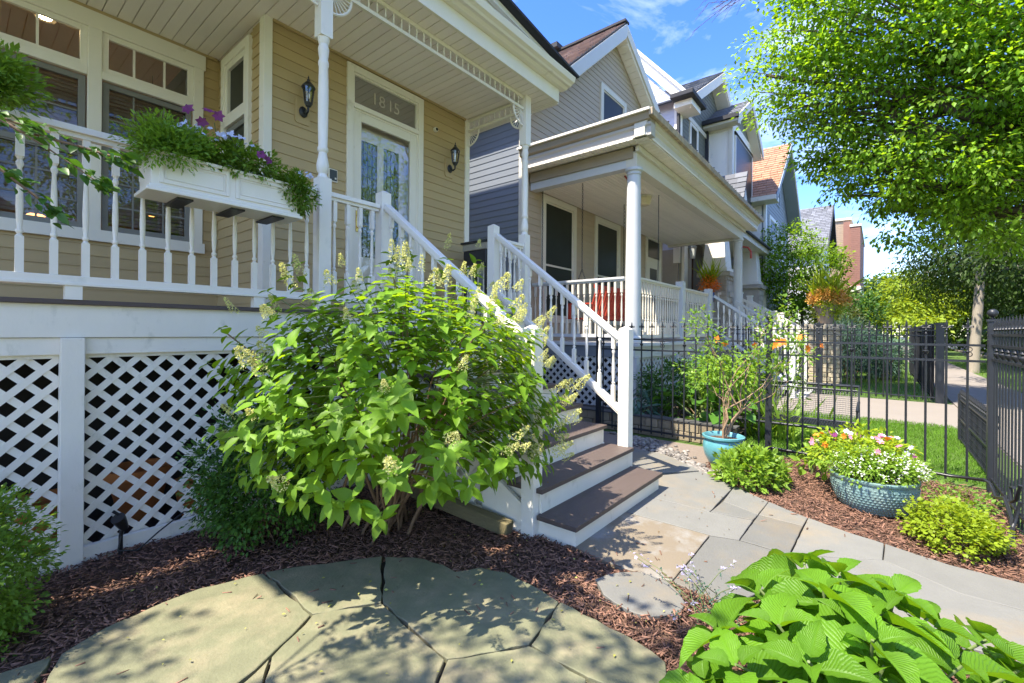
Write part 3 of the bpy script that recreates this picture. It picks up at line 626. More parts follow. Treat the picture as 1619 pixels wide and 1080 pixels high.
def spandrel(a, b, nx, ends=(1, 1)):
    a, b = Vector(a), Vector(b); d = (b-a); L_ = d.length; d.normalize(); m = MB()
    m.beam(a+Vector((0, 0, 4.775)), b+Vector((0, 0, 4.775)), .035, .04).beam(a+Vector((0, 0, 4.62)), b+Vector((0, 0, 4.62)), .035, .035)
    s = part('spandrel', m, CREAM if nx else WHITE, h1); n = int(L_/.098); sm_ = MB().lathe([(.006, 0), (.006, .02), (.010, .05), (.006, .07), (.010, .09), (.006, .12)], (0, 0, 0), 8, False).mesh('spindle', WHITE)
    for i in range(1, n): inst('spindle', sm_, s, a+d*(L_*i/n)+Vector((0, 0, 4.637)))
    for e, (p, sg) in zip(ends, ((a, 1), (b, -1))):
        if not e: continue
        q = MB(); r = .21; cen = p+Vector((0, 0, 4.60))
        q.tube([cen+d*sg*r*math.cos(t)+Vector((0, 0, -r*math.sin(t))) for t in np.linspace(0, math.pi/2, 9)], .013, 6)
        for t in np.linspace(.12, 1.45, 7): q.tube([cen+d*sg*.05*math.cos(t)+Vector((0, 0, -.05*math.sin(t))), cen+d*sg*r*math.cos(t)+Vector((0, 0, -r*math.sin(t)))], .006, 5)
        q.tube([cen+d*sg*.055*math.cos(t)+Vector((0, 0, -.055*math.sin(t))) for t in np.linspace(0, math.pi/2, 5)], .010, 5)
        part('fan_bracket', q, WHITE, h1, 50)
spandrel((2.16, 3.9, 0), (5.03, 3.9, 0), 1); spandrel((.0, 3.9, 0), (2.04, 3.9, 0), 1, (0, 1)); spandrel((5.09, 3.96, 0), (5.09, 5.01, 0), 1)
# stairs
part('stringer', MB().ext([(2.70, 3.9, 0), (2.70, 2.0, 0), (2.70, 1.9, .20), (2.70, 3.9, 1.50)], (.035, 0, 0)), WHITED, h1); st = part('stringer', MB().ext([(4.16, 3.9, 0), (4.16, 2.0, 0), (4.16, 1.9, .20), (4.16, 3.9, 1.50)], (.035, 0, 0)), WHITED, h1)
rise, run = .1858, .2875
for i in range(8):
    y = 1.60+i*run; z = (i+1)*rise
    part('tread', MB().box(2.655 if i else 2.645, 4.215, y-.03, y+run+(.01 if i < 7 else .0), z-.035, z), TREADM, h1, bev=.004)
    part('riser', MB().box(2.69, 4.19, y, y+.02, z-rise, z-.036), WHITED, h1)
part('riser', MB().box(2.69, 4.19, 3.885, 3.905, 8*rise, 1.644), WHITED, h1)
part('step_side', MB().box(2.69, 2.71, 1.62, 1.92, 0, rise-.036).box(4.17, 4.19, 1.62, 1.9, 0, rise-.036).box(2.71, 4.17, 1.64, 1.88, 0, .1), WHITED, h1)
part('side_panel', MB().ext([(2.64, 2.0, 0), (2.64, 2.42, 0), (2.64, 2.42, .46), (2.64, 2.0, .22)], (.03, 0, 0)), WHITED, h1)
part('old_timber', MB().beam((2.57, 2.08, .06), (2.45, 3.1, .17), .09, .10), pm('weathered_timber', (.17, .14, .07), .9, .3, 10, .8, 30, stretch=(6, 1, 6)), h1, bev=.01)
lt2 = part('side_lattice_frame', MB().ext([(2.62, 2.42, .05), (2.62, 3.88, .05), (2.62, 3.88, .12), (2.62, 2.42, .12)], (.03, 0, 0)), WHITED, h1)
for i in range(16):
    y = 2.2+i*.13
    for sg in (1, -1):
        a = [max(2.42, y-1.2*(sg < 0)), 0]; z1_ = .28+(y-2.0)*.6
        y2 = y+sg*(z1_*.8); y2 = min(max(y2, 2.42), 3.88); h_ = abs(y2-y)
        if h_ > .05 and 2.42 < y < 3.88: part('lattice_strip', MB().beam((2.63+.004*sg, y, .08), (2.63+.004*sg, y2, .08+h_), .006, .038), WHITED, lt2)
def newel(x, y, z0, z1, s=.055):
    m = MB(); m.box(x-s, x+s, y-s, y+s, z0, z1); m.hexa([(x-s, y-s, z1), (x+s, y-s, z1), (x+s, y+s, z1), (x-s, y+s, z1)]+[(x+dx, y+dy, z1+.03) for dx, dy in ((-.008, -.008), (.008, -.008), (.008, .008), (-.008, .008))])
    part('newel_post', m, WHITE, h1, bev=.002)
newel(2.675, 1.965, 0, 1.52); newel(4.245, 1.965, 0, 1.53); newel(2.745, 3.9, 1.675, 2.88); newel(4.43, 3.9, 1.675, 2.86)
def stair_rail(xa, xb, zt0=1.44, zt1=2.74):
    a, b = Vector((xa, 2.02, 0)), Vector((xb, 3.84, 0)); m = MB()
    for zo, w_, h_ in ((0, .075, .05), (-.035, .05, .03)): m.beam((a.x, a.y, zt0+zo), (b.x, b.y, zt1+zo), w_, h_)
    r = part('stair_railing', m, WHITE, h1, bev=.006); m = MB()
    for zo, w_, h_ in ((-.72, .07, .045), (-.755, .05, .03)): m.beam((a.x, a.y, zt0+zo), (b.x, b.y, zt1+zo), w_, h_)
    part('bottom_rail', m, WHITE, r, bev=.004)
    for i in range(11):
        t = (i+.5)/11; p = a.lerp(b, t); inst('baluster', BALS, r, (p.x, p.y, zt0+(zt1-zt0)*t-.71))
stair_rail(2.675, 2.745); stair_rail(4.245, 4.43)
# small fittings on the wall: top-level things
def lantern(x, lab, s=1):
    y = 5.04; z = 3.99; t = thing('wall_lantern', lab, 'lantern', (x, y, z), 'black porch lanterns on the tan wall')
    part('mounting_block', MB().ext([(x+a*.085, y-.014, z-.05+b*.14) for a, b in ((-.8, -1), (.8, -1), (1, -.85), (1, .85), (.8, 1), (-.8, 1), (-1, .85), (-1, -.85))], (0, .02, 0)), TAN, t)
    m = MB(); m.lathe([(.001, 0), (.045, 0), (.05, .01), (.035, .025), (.001, .03)], (0, 0, 0), 14)
    for i, p in enumerate(m.v): m.v[i] = (x+p[0], y-.016-p[2], z-.06+p[1]*1.25)
    m.tube([(x, y-.04, z-.06), (x, y-.09, z-.10), (x, y-.13, z-.085), (x, y-.135, z-.03)], [.012, .012, .011, .012], 8); part('bracket', m, BLACKI, t, 40)
    c = (x, y-.135, z)
    m = MB().lathe([(.012, -.035), (.03, -.03), (.036, -.01), (.045, 0), (.045, .008), (.001, .008)], c, 6)
    m.lathe([(.072, .17), (.074, .18), (.055, .205), (.030, .235), (.016, .25), (.018, .26), (.006, .275), (.009, .285), (.002, .31)], c, 12)
    for k in range(6):
        an = math.pi/3*k; m.tube([(c[0]+.043*math.cos(an), c[1]+.043*math.sin(an), z+.005), (c[0]+.066*math.cos(an), c[1]+.066*math.sin(an), z+.175)], .0045, 5)
    part('cage', m, BLACKI, t, 40)
    part('glass', MB().lathe([(.040, .01), (.062, .17)], c, 12, False), GLASS, t); part('bulb', MB().ball((c[0], c[1], z+.085), .018, 8, 6, 1.8), pm('bulb_glass', (.75, .68, .5), .2), t)
lantern(2.47, 'black wall lantern partly hidden behind the turned porch post'); lantern(4.70, 'black wall lantern on the tan wall right of the front door')
t = thing('doorbell', 'small square intercom with dark screen left of the front door', 'intercom', (2.83, 5.03, 3.30))
part('plate', MB().box(2.78, 2.89, 5.020, 5.045, 3.25, 3.40), CREAM, t, bev=.004); part('screen', MB().box(2.79, 2.88, 5.014, 5.022, 3.262, 3.388), pm('smoke_screen', (.05, .055, .06), .2), t, bev=.002); part('button', MB().box(2.85, 2.87, 5.010, 5.015, 3.28, 3.30), CREAM, t)
t = thing('security_camera', 'tiny round white security camera with black lens above the right lantern', 'camera', (4.42, 5.02, 4.43))
m = MB().lathe([(.001, 0), (.034, 0), (.036, .02), (.030, .04), (.001, .042)], (0, 0, 0), 18); m.v = [(4.42+p[0], 5.04-p[2], 4.42+p[1]) for p in m.v]; part('housing', m, CREAM, t, 40)
m = MB().lathe([(.001, .043), (.022, .043), (.018, .05), (.001, .052)], (0, 0, 0), 18); m.v = [(4.42+p[0], 5.04-p[2], 4.42+p[1]) for p in m.v]; part('lens', m, GLASSD, t, 40)
t = thing('parcel_box', 'dark box with pale lid standing by the side rail', 'box', (4.95, 4.6, 2.7))
part('body', MB().box(4.73, 5.0, 4.30, 4.75, 2.46, 2.66), BLACKP, t, bev=.01); part('lid', MB().box(4.72, 5.01, 4.29, 4.76, 2.66, 2.76), pm('box_lid', (.30, .27, .2), .5), t, bev=.01); part('rim', MB().box(4.70, 5.03, 4.27, 4.78, 2.76, 2.79), BLACKP, t); [part('leg', MB().box(a, a+.03, b, b+.03, 1.675, 2.46), BLACKP, t) for a in (4.74, 4.96) for b in (4.31, 4.71)]
# flower box
fb = thing('window_box', 'white panelled flower box hung outside the porch rail', 'planter box', (1.25, 3.7, 2.3))
x0, x1, yf, yb, z0, z1 = .79, 1.71, 3.56, 3.84, 2.38, 2.63
m = MB().box(x0, x1, yf, yf+.02, z0+.02, z1).box(x0, x1, yb-.02, yb, z0+.02, z1).box(x0, x0+.02, yf+.02, yb-.02, z0+.02, z1).box(x1-.02, x1, yf+.02, yb-.02, z0+.02, z1).box(x0, x1, yf, yb, z0, z0+.02)
part('box', m, WHITE, fb, bev=.002)
part('base_moulding', MB().ext([(x0-.03, yf-.03, z0-.012), (x1+.03, yf-.03, z0-.012), (x1+.03, yb, z0-.012), (x0-.03, yb, z0-.012)], (0, 0, .022)).ext([(x0-.015, yf-.015, z0+.011), (x1+.015, yf-.015, z0+.011), (x1+.015, yb-.002, z0+.011), (x0-.015, yb-.002, z0+.011)], (0, 0, .02)), WHITE, fb, bev=.004)
for a, b in ((x0+.04, (x0+x1)/2-.02), ((x0+x1)/2+.02, x1-.04)): part('panel', frame(frame(MB(), (0, yf, 0), X_, NY, a, b, z0+.05, z1-.03, .022, 0, .008), (0, yf, 0), X_, NY, a+.03, b-.03, z0+.08, z1-.06, .008, 0, .005), WHITE, fb, bev=.002)
part('top_rim', frame(MB(), (0, yf, 0), X_, NY, x0, x1, z1-.02, z1+.0, .01, 0, .012), WHITE, fb)
part('soil', MB().box(x0+.02, x1-.02, yf+.02, yb-.02, z0+.1, z1-.03), SOIL, fb)
for xx in (.98, 1.30, 1.58): part('bracket', MB().box(xx-.045, xx+.045, yf+.03, 3.90, z0-.024, z0-.013), BLACKI, fb)
# ================================================================== HOUSE TWO (grey house with column porch)
H2BR = pm('weathered_brown_frieze', (.34, .27, .185), .7, .2, 5, .1, 40, stretch=(1, .3, 3))
h2 = thing('house', 'grey clapboard house with steep gable and ivory column porch next door', 'house', (11, 6, 0))
w2 = part('wall', MB().box(7.32, 14.9, 5.64, 16, 0, 6.4).ext([(7.32, 5.64, 6.4), (14.9, 5.64, 6.4), (14.9, 5.64, 7.3), (11.3, 5.64, 9.5), (7.32, 5.64, 6.3)], (0, .05, 0)), H2SID, h2)
lw = lambda z: max(7.32, 11.3-(9.52-z)/.86) if z > 6.3 else 7.32
rw = lambda z: min(14.9, 11.3+(9.52-z)/.61)
win2 = [(7.93, 9.33, 1.7, 4.45), (10.25, 11.68, 1.7, 4.45), (13.47, 14.7, 1.3, 4.55), (10.5, 12.0, 6.2, 7.95)]
siding(w2, H2SID, (0, 5.63, 0), X_, NY, 1.3, 9.5, .135, lambda z: (lw(z), rw(z)), win2)
siding(w2, H2SIDB, (7.31, 0, 0), Y_, NX, .3, 6.4, .135, lambda z: (5.72, 13), [])
part('corner_board', MB().box(7.27, 7.42, 5.59, 5.63, .3, 6.4).box(7.27, 7.31, 5.63, 5.73, .3, 6.4), H2TRIM, w2, bev=.004)
def simple_window(par, O, U, Nn, u0, u1, z0, z1, cas=.11, trim=None, rail=True, sash=None, dark=True):
    wd = part('window', frame(frame(MB(), O, U, Nn, u0, u1, z0, z1, cas, -.02, .045), O, U, Nn, u0+cas, u1-cas, z0+cas, z1-cas, .012, -.02, .02), trim or H2TRIM, par, bev=.003)
    a, b, c, d = u0+cas, u1-cas, z0+cas, z1-cas; zm = c+(d-c)*.45
    part('sash', bar(frame(frame(MB(), O, U, Nn, a, b, c, zm+.02, .035, -.02, .012), O, U, Nn, a, b, zm-.02, d, .035, -.02, .018), O, U, Nn, a+.03, b-.03, zm-.02, zm+.02, -.02, .02), sash or trim or H2TRIM, wd)
    part('pane', bar(MB(), O, U, Nn, a+.02, b-.02, c+.02, d-.02, -.01, .008), GLASSD, wd); return wd
SC2 = pm('screen_grey', (.075, .072, .065), .35, .1, spec=.6)
for a in win2[:2]: simple_window(h2, (0, 5.63, 0), X_, NY, *a, cas=.13)
simple_window(h2, (0, 5.63, 0), X_, NY, *win2[3], cas=.14)
dd = part('door_frame', frame(bar(MB(), (0, 5.63, 0), X_, NY, 13.6, 14.57, 3.72, 3.85, -.02, .04), (0, 5.63, 0), X_, NY, 13.47, 14.7, 1.3, 4.55, .13, -.02, .05), H2TRIM, h2, bev=.003)
part('pane', MB().box(13.62, 14.55, 5.60, 5.61, 3.87, 4.4), GLASSD, dd); part('door', frame(MB(), (0, 5.63, 0), X_, NY, 13.6, 14.57, 1.32, 3.72, .19, -.02, .03), H2TRIM, h2); part('door_glass', MB().box(13.78, 14.4, 5.605, 5.615, 1.6, 3.55), SC2, h2)
# roof with rakes; shingle courses
def slope(par, mat, e0, e1, r0, r1, n, t=.03, single=False, th=.05):
    """roof plane from eave e0-e1 to ridge r0-r1 in n shingle courses"""
    e0, e1, r0, r1 = map(Vector, (e0, e1, r0, r1)); nn = (e1-e0).cross(r0-e0).normalized(); nn = nn if nn.z > 0 else -nn
    base = MB().ext([e0, e1, r1, r0], -nn*th); rp = part('roof_slab', base, DKROOF, par); m = MB()
    for i in range(n):
        a0, a1 = e0.lerp(r0, i/n), e1.lerp(r1, i/n); b0, b1 = e0.lerp(r0, (i+1)/n), e1.lerp(r1, (i+1)/n); L_ = (a1-a0).length; k = max(2, int(L_/.33)); of = random.random()
        cuts = [0]+[min(1, max(0, (j+of+random.uniform(-.15, .15))/k)) for j in range(k)]+[1]
        for c0, c1 in zip(cuts, cuts[1:]):
            if c1-c0 < .003: continue
            p = [a0.lerp(a1, c0+.001), a0.lerp(a1, c1-.001), b0.lerp(b1, c1-.001), b0.lerp(b1, c0+.001)]; t0 = t*random.uniform(.7, 1.1)
            m.hexa([p[0]+nn*.002, p[1]+nn*.002, p[2]+nn*.001, p[3]+nn*.001, p[0]+nn*t0, p[1]+nn*t0, p[2]+nn*.004, p[3]+nn*.004])
    part('shingles', m, mat, par, kind='stuff')
pk = (11.3, 9.77); ys, yr = 5.28, 16
r2 = part('roof', MB().box(11.2, 11.4, 5.6, 16, 9.3, 9.4), DKROOF, h2)
slope(r2, SHINGB, (6.95, ys, pk[1]-4.35*.86), (6.95, yr, pk[1]-4.35*.86), (11.3, ys, 9.77), (11.3, yr, 9.77), 26)
slope(r2, SHINGB, (15.3, ys, pk[1]-4*.61), (15.3, yr, pk[1]-4*.61), (11.3, ys, 9.77), (11.3, yr, 9.77), 12)
part('ridge_cap', MB().box(11.18, 11.42, 5.26, 16, 9.75, 9.81).box(11.0, 11.5, 7.3, 8.2, 9.78, 9.92), DKROOF, r2)
def rake(par, x0, z0, x1, z1, y, mat, w=.30, dp=.05):
    part('rake_board', MB().ext([(x0, y, z0), (x1, y, z1), (x1, y, z1-w), (x0, y, z0-w)], (0, dp, 0)), mat, par)
rake(r2, 6.95, 9.72-4.35*.86, 11.3, 9.72, ys-.02, H2GREY, .36); rake(r2, 15.3, 9.72-4*.61, 11.3, 9.72, ys-.02, H2TRIM, .30)
part('rake_soffit', MB().ext([(11.3, ys+.02, 9.40), (15.25, ys+.02, 9.40-3.95*.61), (15.25, ys+.02, 9.37-3.95*.61), (11.3, ys+.02, 9.37)], (0, .33, 0)).ext([(11.3, ys+.02, 9.36), (7.0, ys+.02, 9.36-4.3*.86), (7.0, ys+.02, 9.33-4.3*.86), (11.3, ys+.02, 9.33)], (0, .33, 0)), SOFF, r2)
for i in range(24):
    t = .15+i*.165; part('soffit_board', MB().hexa([(11.3+t, ys+.03, 9.34-t*.61), (11.3+t+.15, ys+.03, 9.34-(t+.15)*.61), (11.3+t+.15, 5.60, 9.34-(t+.15)*.61), (11.3+t, 5.60, 9.34-t*.61)]+[(11.3+t, ys+.03, 9.365-t*.61), (11.3+t+.15, ys+.03, 9.365-(t+.15)*.61), (11.3+t+.15, 5.60, 9.365-(t+.15)*.61), (11.3+t, 5.60, 9.365-t*.61)]), SOFF, r2)
part('eave_box', MB().box(6.93, 7.32, 5.3, 5.55, 5.95, 6.12), H2TRIM, h2)
# porch
part('porch_beam', MB().box(7.50, 15.5, 3.30, 3.50, 4.40, 4.66), H2TRIM, h2, bev=.004); part('porch_side_beam', MB().box(7.50, 7.68, 3.50, 5.60, 4.40, 4.55), H2GREY, h2, bev=.004); part('side_frieze', MB().box(7.47, 7.68, 3.36, 5.60, 4.55, 4.745), H2BR, h2)
part('porch_side_beam', MB().box(15.3, 15.48, 3.50, 5.60, 4.40, 4.66), H2TRIM, h2)
part('beam_moulding', MB().box(7.46, 15.56, 3.24, 3.31, 4.64, 4.74), H2TRIM, h2, bev=.006)
so2 = part('porch_soffit', MB().box(7.20, 15.9, 3.0, 5.62, 4.765, 4.80), SOFF, h2)
def boards(par, n, x0, x1, y0, y1, z, mat, axis='y'):
    for i in range(n):
        if axis == 'y': part('soffit_board', MB().box(x0+(x1-x0)*i/n+.008, x0+(x1-x0)*(i+1)/n-.008, y0, y1, z, z+.02), mat, par)
        else: part('soffit_board', MB().box(x0, x1, y0+(y1-y0)*i/n+.005, y0+(y1-y0)*(i+1)/n-.005, z, z+.02), mat, par)
boards(so2, 64, 7.25, 15.85, 3.02, 3.24, 4.745, SOFF); boards(so2, 20, 7.20, 7.42, 3.24, 5.6, 4.745, SOFF, 'x')
c2 = part('porch_ceiling', MB().box(7.68, 15.3, 3.5, 5.62, 4.49, 4.52), SOFF, h2); boards(c2, 26, 7.68, 15.3, 3.5, 5.60, 4.47, SOFF, 'x')
pf = [(3.02, 4.76), (3.02, 4.90), (2.99, 4.93), (2.99, 4.97), (2.94, 5.0), (2.92, 5.10), (2.90, 5.12), (3.2, 5.12), (3.2, 4.76)]
part('cornice', MB().ext([(7.17, y, z) for y, z in pf], (9.0, 0, 0)), H2TRIM, h2)
ps = [(7.22, 4.76), (7.22, 4.90), (7.19, 4.93), (7.19, 4.97), (7.14, 5.0), (7.12, 5.10), (7.10, 5.12), (7.4, 5.12), (7.4, 4.76)]
part('cornice', MB().ext([(x, 2.93, z) for x, z in ps[:4]+[(7.4, 4.97), (7.4, 4.76)]], (0, 2.68, 0)), H2MID, h2); part('side_gutter', MB().ext([(7.20, 2.93, 4.972), (7.14, 2.93, 5.0), (7.12, 2.93, 5.10), (7.10, 2.93, 5.12), (7.4, 2.93, 5.12), (7.4, 2.93, 4.972)], (0, 2.68, 0)), H2BR, h2)
part('gutter', MB().box(7.10, 16.25, 2.86, 2.93, 5.03, 5.15), H2GUT, h2, bev=.01); part('gutter_lip', MB().box(7.06, 7.11, 2.90, 5.62, 5.11, 5.15), WHITE, h2)
for i in range(22): part('gutter_clip', MB().box(7.4+i*.4, 7.43+i*.4, 2.85, 2.94, 5.15, 5.165), BLACKI, h2)
part('porch_roof', MB().box(7.14, 16.15, 2.95, 5.6, 5.02, 5.11), DKROOF, h2)
def column(x, y, r, z0, z1):
    m = MB().lathe([(r*1.0, z0+.12), (r*1.0, z0+1.2), (r*.86, z1-.16), (r*.86, z1-.12)], (x, y, 0), 28, False).lathe([(r*.87, z1-.125), (r*1.0, z1-.115), (r*.9, z1-.10), (r*.9, z1-.07), (r*1.15, z1-.05), (r*1.15, z1-.001)], (x, y, 0), 28, False)
    m.lathe([(r*1.25, z0), (r*1.3, z0+.04), (r*1.2, z0+.09), (r*1.02, z0+.12)], (x, y, 0), 28, False)
    part('porch_column', m, H2GREY, h2, 40)
column(7.62, 3.40, .135, 1.32, 4.40); column(15.3, 3.40, .135, 1.32, 4.40)
dk2 = part('porch_deck', MB().box(7.45, 15.5, 3.22, 5.62, 1.25, 1.31), H2GREY, h2, bev=.005)
part('skirt_beam', MB().box(7.5, 15.4, 3.30, 3.36, 1.05, 1.25), H2GREY, h2); part('skirt_beam', MB().box(7.5, 7.56, 3.36, 5.6, 1.05, 1.25), H2SIDB, h2)
for x in (7.52, 9.6, 11.5): part('skirt_post', MB().box(x, x+.12, 3.28, 3.37, 0, 1.05), H2GREY, h2)
l2 = part('lattice_frame', MB().box(7.52, 12.2, 3.36, 3.40, 1.0, 1.05), H2GREY, h2)
lattice(l2, 7.64, 9.6, 0.15, 1.05, 3.36, .16, .05, .01, H2GREY); lattice(l2, 9.72, 11.5, 0.15, 1.05, 3.36, .16, .05, .01, H2GREY)
# side lattice, seen through the stair rail
ls = MB()
for i in range(-6, 18):
    for sg in (1, -1):
        y0 = 3.4+i*.16; z0 = .1; y1 = y0+.95*sg; z1 = 1.05
        if sg < 0: y0 += .0
        pa, pb_ = [y0, z0], [y1, z1]
        lo_, hi_ = 3.36, 5.6
        def clip(pa, pb_):
            for a, b in ((pa, pb_), (pb_, pa)):
                if a[0] < lo_: t = (lo_-a[0])/(b[0]-a[0]) if b[0] != a[0] else 2; a[1] += (b[1]-a[1])*t; a[0] = lo_
                if a[0] > hi_: t = (hi_-a[0])/(b[0]-a[0]); a[1] += (b[1]-a[1])*t; a[0] = hi_
        if max(y0, y1) < lo_+.05 or min(y0, y1) > hi_-.05: continue
        clip(pa, pb_); part('lattice_strip', MB().beam((7.53+.005*sg, pa[0], pa[1]), (7.53+.005*sg, pb_[0], pb_[1]), .05, .009, (0, 0, 1)) if False else MB().ext([(7.53+.006*sg, pa[0]-.033, pa[1]), (7.53+.006*sg, pa[0]+.033, pa[1]), (7.53+.006*sg, pb_[0]+.033, pb_[1]), (7.53+.006*sg, pb_[0]-.033, pb_[1])], (.009, 0, 0)), H2GREY, l2)
part('crawlspace', MB().box(7.7, 12, 5.5, 5.6, 0, 1.25).box(7.7, 7.75, 4, 5.5, 0, 1.2), DARK, h2)  # dark sheets behind the lattice, painted in place of deep shade
BAL2 = baluster_mesh(.98, .04, 8, 'porch_baluster'); BAL2.materials.clear(); BAL2.materials.append(H2TRIM)
railing(h2, ((7.75, 3.4, 0), (10.0, 3.4, 0)), 1.44, 2.50, .125, BAL2, .09, H2TRIM); railing(h2, ((10.2, 3.4, 0), (12.1, 3.4, 0)), 1.44, 2.50, .125, BAL2, .09, H2TRIM)
railing(h2, ((7.62, 3.55, 0), (7.62, 5.6, 0)), 1.44, 2.50, .13, BAL2, .09, H2GREY)
for x in (10.1, 12.2): part('rail_post', MB().box(x-.09, x+.09, 3.32, 3.48, 1.3, 2.62), H2GREY, h2, bev=.004)
for x in (12.35, 14.6):
    a, b = (x, 3.3, 2.45), (x, 1.6, 1.25); m = MB().beam(a, b, .08, .06).beam((x, 3.3, 1.6), (x, 1.6, .35), .06, .05); r_ = part('stair_railing', m, H2GREY, h2)
    for i in range(12): inst('baluster', BALS, r_, (x, 3.2-i*.135, 1.6-i*.099))
    part('newel_post', MB().box(x-.06, x+.06, 1.5, 1.62, 0, 1.35), H2GREY, h2)
for i in range(7): part('tread', MB().box(12.4, 14.55, 3.2-(i+1)*.27, 3.2-i*.27+.03, 1.12-i*.18-.04, 1.12-i*.18), H2GREY, h2); part('riser', MB().box(12.4, 14.55, 3.2-i*.27, 3.2-i*.27+.02, max(0, 1.12-i*.18-.18), 1.12-i*.18+.13 if i == 0 else 1.12-i*.18-.001), H2GREY, h2)
# porch swing
sg_ = thing('porch_swing', 'red slatted porch swing hanging on chains behind the neighbour rail', 'swing', (8.8, 4.7, 1.75))
for i in range(17): part('slat', MB().hexa([(7.95+i*.11, 4.45, 1.83), (8.02+i*.11, 4.45, 1.83), (8.02+i*.11, 4.47, 1.83), (7.95+i*.11, 4.47, 1.83), (7.95+i*.11, 4.30, 2.37), (8.02+i*.11, 4.30, 2.37), (8.02+i*.11, 4.32, 2.37), (7.95+i*.11, 4.32, 2.37)]), REDW, sg_)
part('back_rail', MB().box(7.88, 9.85, 4.285, 4.325, 2.36, 2.43), REDW, sg_); part('back_rail', MB().box(7.88, 9.85, 4.43, 4.47, 1.78, 1.84), REDW, sg_)
for i in range(5): part('seat_slat', MB().box(7.88, 9.85, 4.48+i*.10, 4.56+i*.10, 1.76, 1.78), REDW, sg_)
for x in (7.9, 9.80): part('armrest', MB().box(x, x+.06, 4.35, 4.95, 2.05, 2.08).box(x, x+.05, 4.88, 4.93, 1.76, 2.05), REDW, sg_)
def chain(a, b, lnk=.05):
    a, b = Vector(a), Vector(b); n = int((b-a).length/(lnk*.8)); m = MB()
    for i in range(n):
        p = a.lerp(b, i/n); q = a.lerp(b, (i+1.15)/n); s = (.012, 0, 0) if i % 2 else (0, .012, 0); s = Vector(s)
        m.tube([p, p.lerp(q, .2)+s, p.lerp(q, .8)+s, q], .0045, 4).tube([p, p.lerp(q, .2)-s, p.lerp(q, .8)-s, q], .0045, 4)
    return m
for x in (7.93, 9.83):
    part('chain', chain((x, 4.4, 2.1), (x, 4.62, 2.75)), BLACKI, sg_, kind='stuff'); part('chain', chain((x, 4.9, 2.08), (x, 4.62, 2.75)), BLACKI, sg_, kind='stuff'); part('chain', chain((x, 4.62, 2.75), (x, 4.62, 4.47)), BLACKI, sg_, kind='stuff')
solo('hanging_chain', chain((7.80, 5.5, 1.9), (7.80, 5.5, 4.47)), BLACKI, 'single dark chain hanging beside the left window of the grey house', 'chain')
solo('hanging_rod', MB().tube([(9.62, 3.72, 4.47), (9.62, 3.72, 3.3), (9.63, 3.73, 2.6)], .008, 6), BLACKI, 'thin dark rod hanging from the ivory porch ceiling', 'rod')
t = thing('porch_light', 'ivory faceted ceiling light under the neighbour porch', 'ceiling light', (9.5, 4.0, 4.4))
part('shade', MB().lathe([(.17, 0), (.165, -.05), (.13, -.17), (.11, -.19), (.001, -.19)], (9.5, 4.0, 4.46), 8), pm('ivory_glass', (.62, .54, .36), .3), t); part('ring', MB().lathe([(.18, .0), (.18, -.03), (.17, -.03), (.17, 0)], (9.5, 4.0, 4.465), 8), H2TRIM, t)
t = thing('wind_chime', 'wind chime with hanging tubes beside the neighbour column', 'wind chime', (8.35, 3.85, 4.4))
part('cord', MB().tube([(8.35, 3.85, 4.47), (8.35, 3.85, 4.0)], .004, 4).ball((8.35, 3.85, 4.0), .03), BLACKI, t)
for k in range(5): part('tube', MB().tube([(8.35+.06*math.cos(k*1.26), 3.85+.06*math.sin(k*1.26), 3.95), (8.35+.06*math.cos(k*1.26), 3.85+.06*math.sin(k*1.26), 3.62-.05*k)], .008, 6), H2GUT, t)
t = thing('red_bracket', 'curled red plant hook on the porch ceiling by the column', 'hook', (8.2, 3.8, 4.4)); part('arm', MB().tube([(8.0, 3.75, 4.45), (8.2, 3.75, 4.40), (8.36, 3.76, 4.32), (8.40, 3.76, 4.24), (8.33, 3.76, 4.20), (8.28, 3.76, 4.25)], .018, 6), REDW, t, 50)
t = thing('red_bracket', 'red hook bracket on the far column of the neighbour porch', 'hook', (15.3, 3.2, 4.1)); part('arm', MB().tube([(15.3, 3.26, 4.15), (15.2, 3.1, 4.10), (15.1, 3.0, 3.95), (15.1, 3.0, 3.75)], .03, 6), REDW, t, 50)
# ================================================================== HOUSE THREE (green-grey, black gutters, craftsman porch)
h3 = thing('house', 'green grey house with black gutters, white bay and stone porch piers', 'house', (20, 6, 0))
w3 = part('wall', MB().box(16.42, 24, 5.62, 16, 0, 9.6).ext([(16.42, 5.62, 9.6), (24, 5.62, 9.6), (20.2, 5.62, 12.0)], (0, .1, 0)), H3SIDL, h3)
siding(w3, H3SID, (0, 5.6, 0), X_, NY, 5.5, 12.0, .16, lambda z: (16.42 if z < 9.6 else 16.42+(z-9.6)*1.58, 24 if z < 9.6 else 24-(z-9.6)*1.58), [(17.4, 18.5, 7.2, 9.6), (19.6, 24, 3, 10)], single=False)
siding(w3, H3SIDL, (16.4, 0, 0), Y_, NX, 4.5, 11.9, .24, lambda z: (5.62 if z < 9.7 else 5.62+(z-9.7)*.85, 13), single=False)
part('corner_board', MB().box(16.36, 16.55, 5.55, 5.62, 4, 9.75).box(16.36, 16.40, 5.62, 5.78, 4, 9.75), WHITE, h3)
part('side_rake', MB().ext([(16.30, 5.3, 9.92), (16.30, 7.3, 12.25), (16.30, 7.3, 11.75), (16.30, 5.3, 9.42)], (.12, 0, 0)).ext([(16.22, 5.3, 10.02), (16.22, 7.3, 12.35), (16.22, 7.3, 12.2), (16.22, 5.3, 9.87)], (.1, 0, 0)), WHITE, h3)
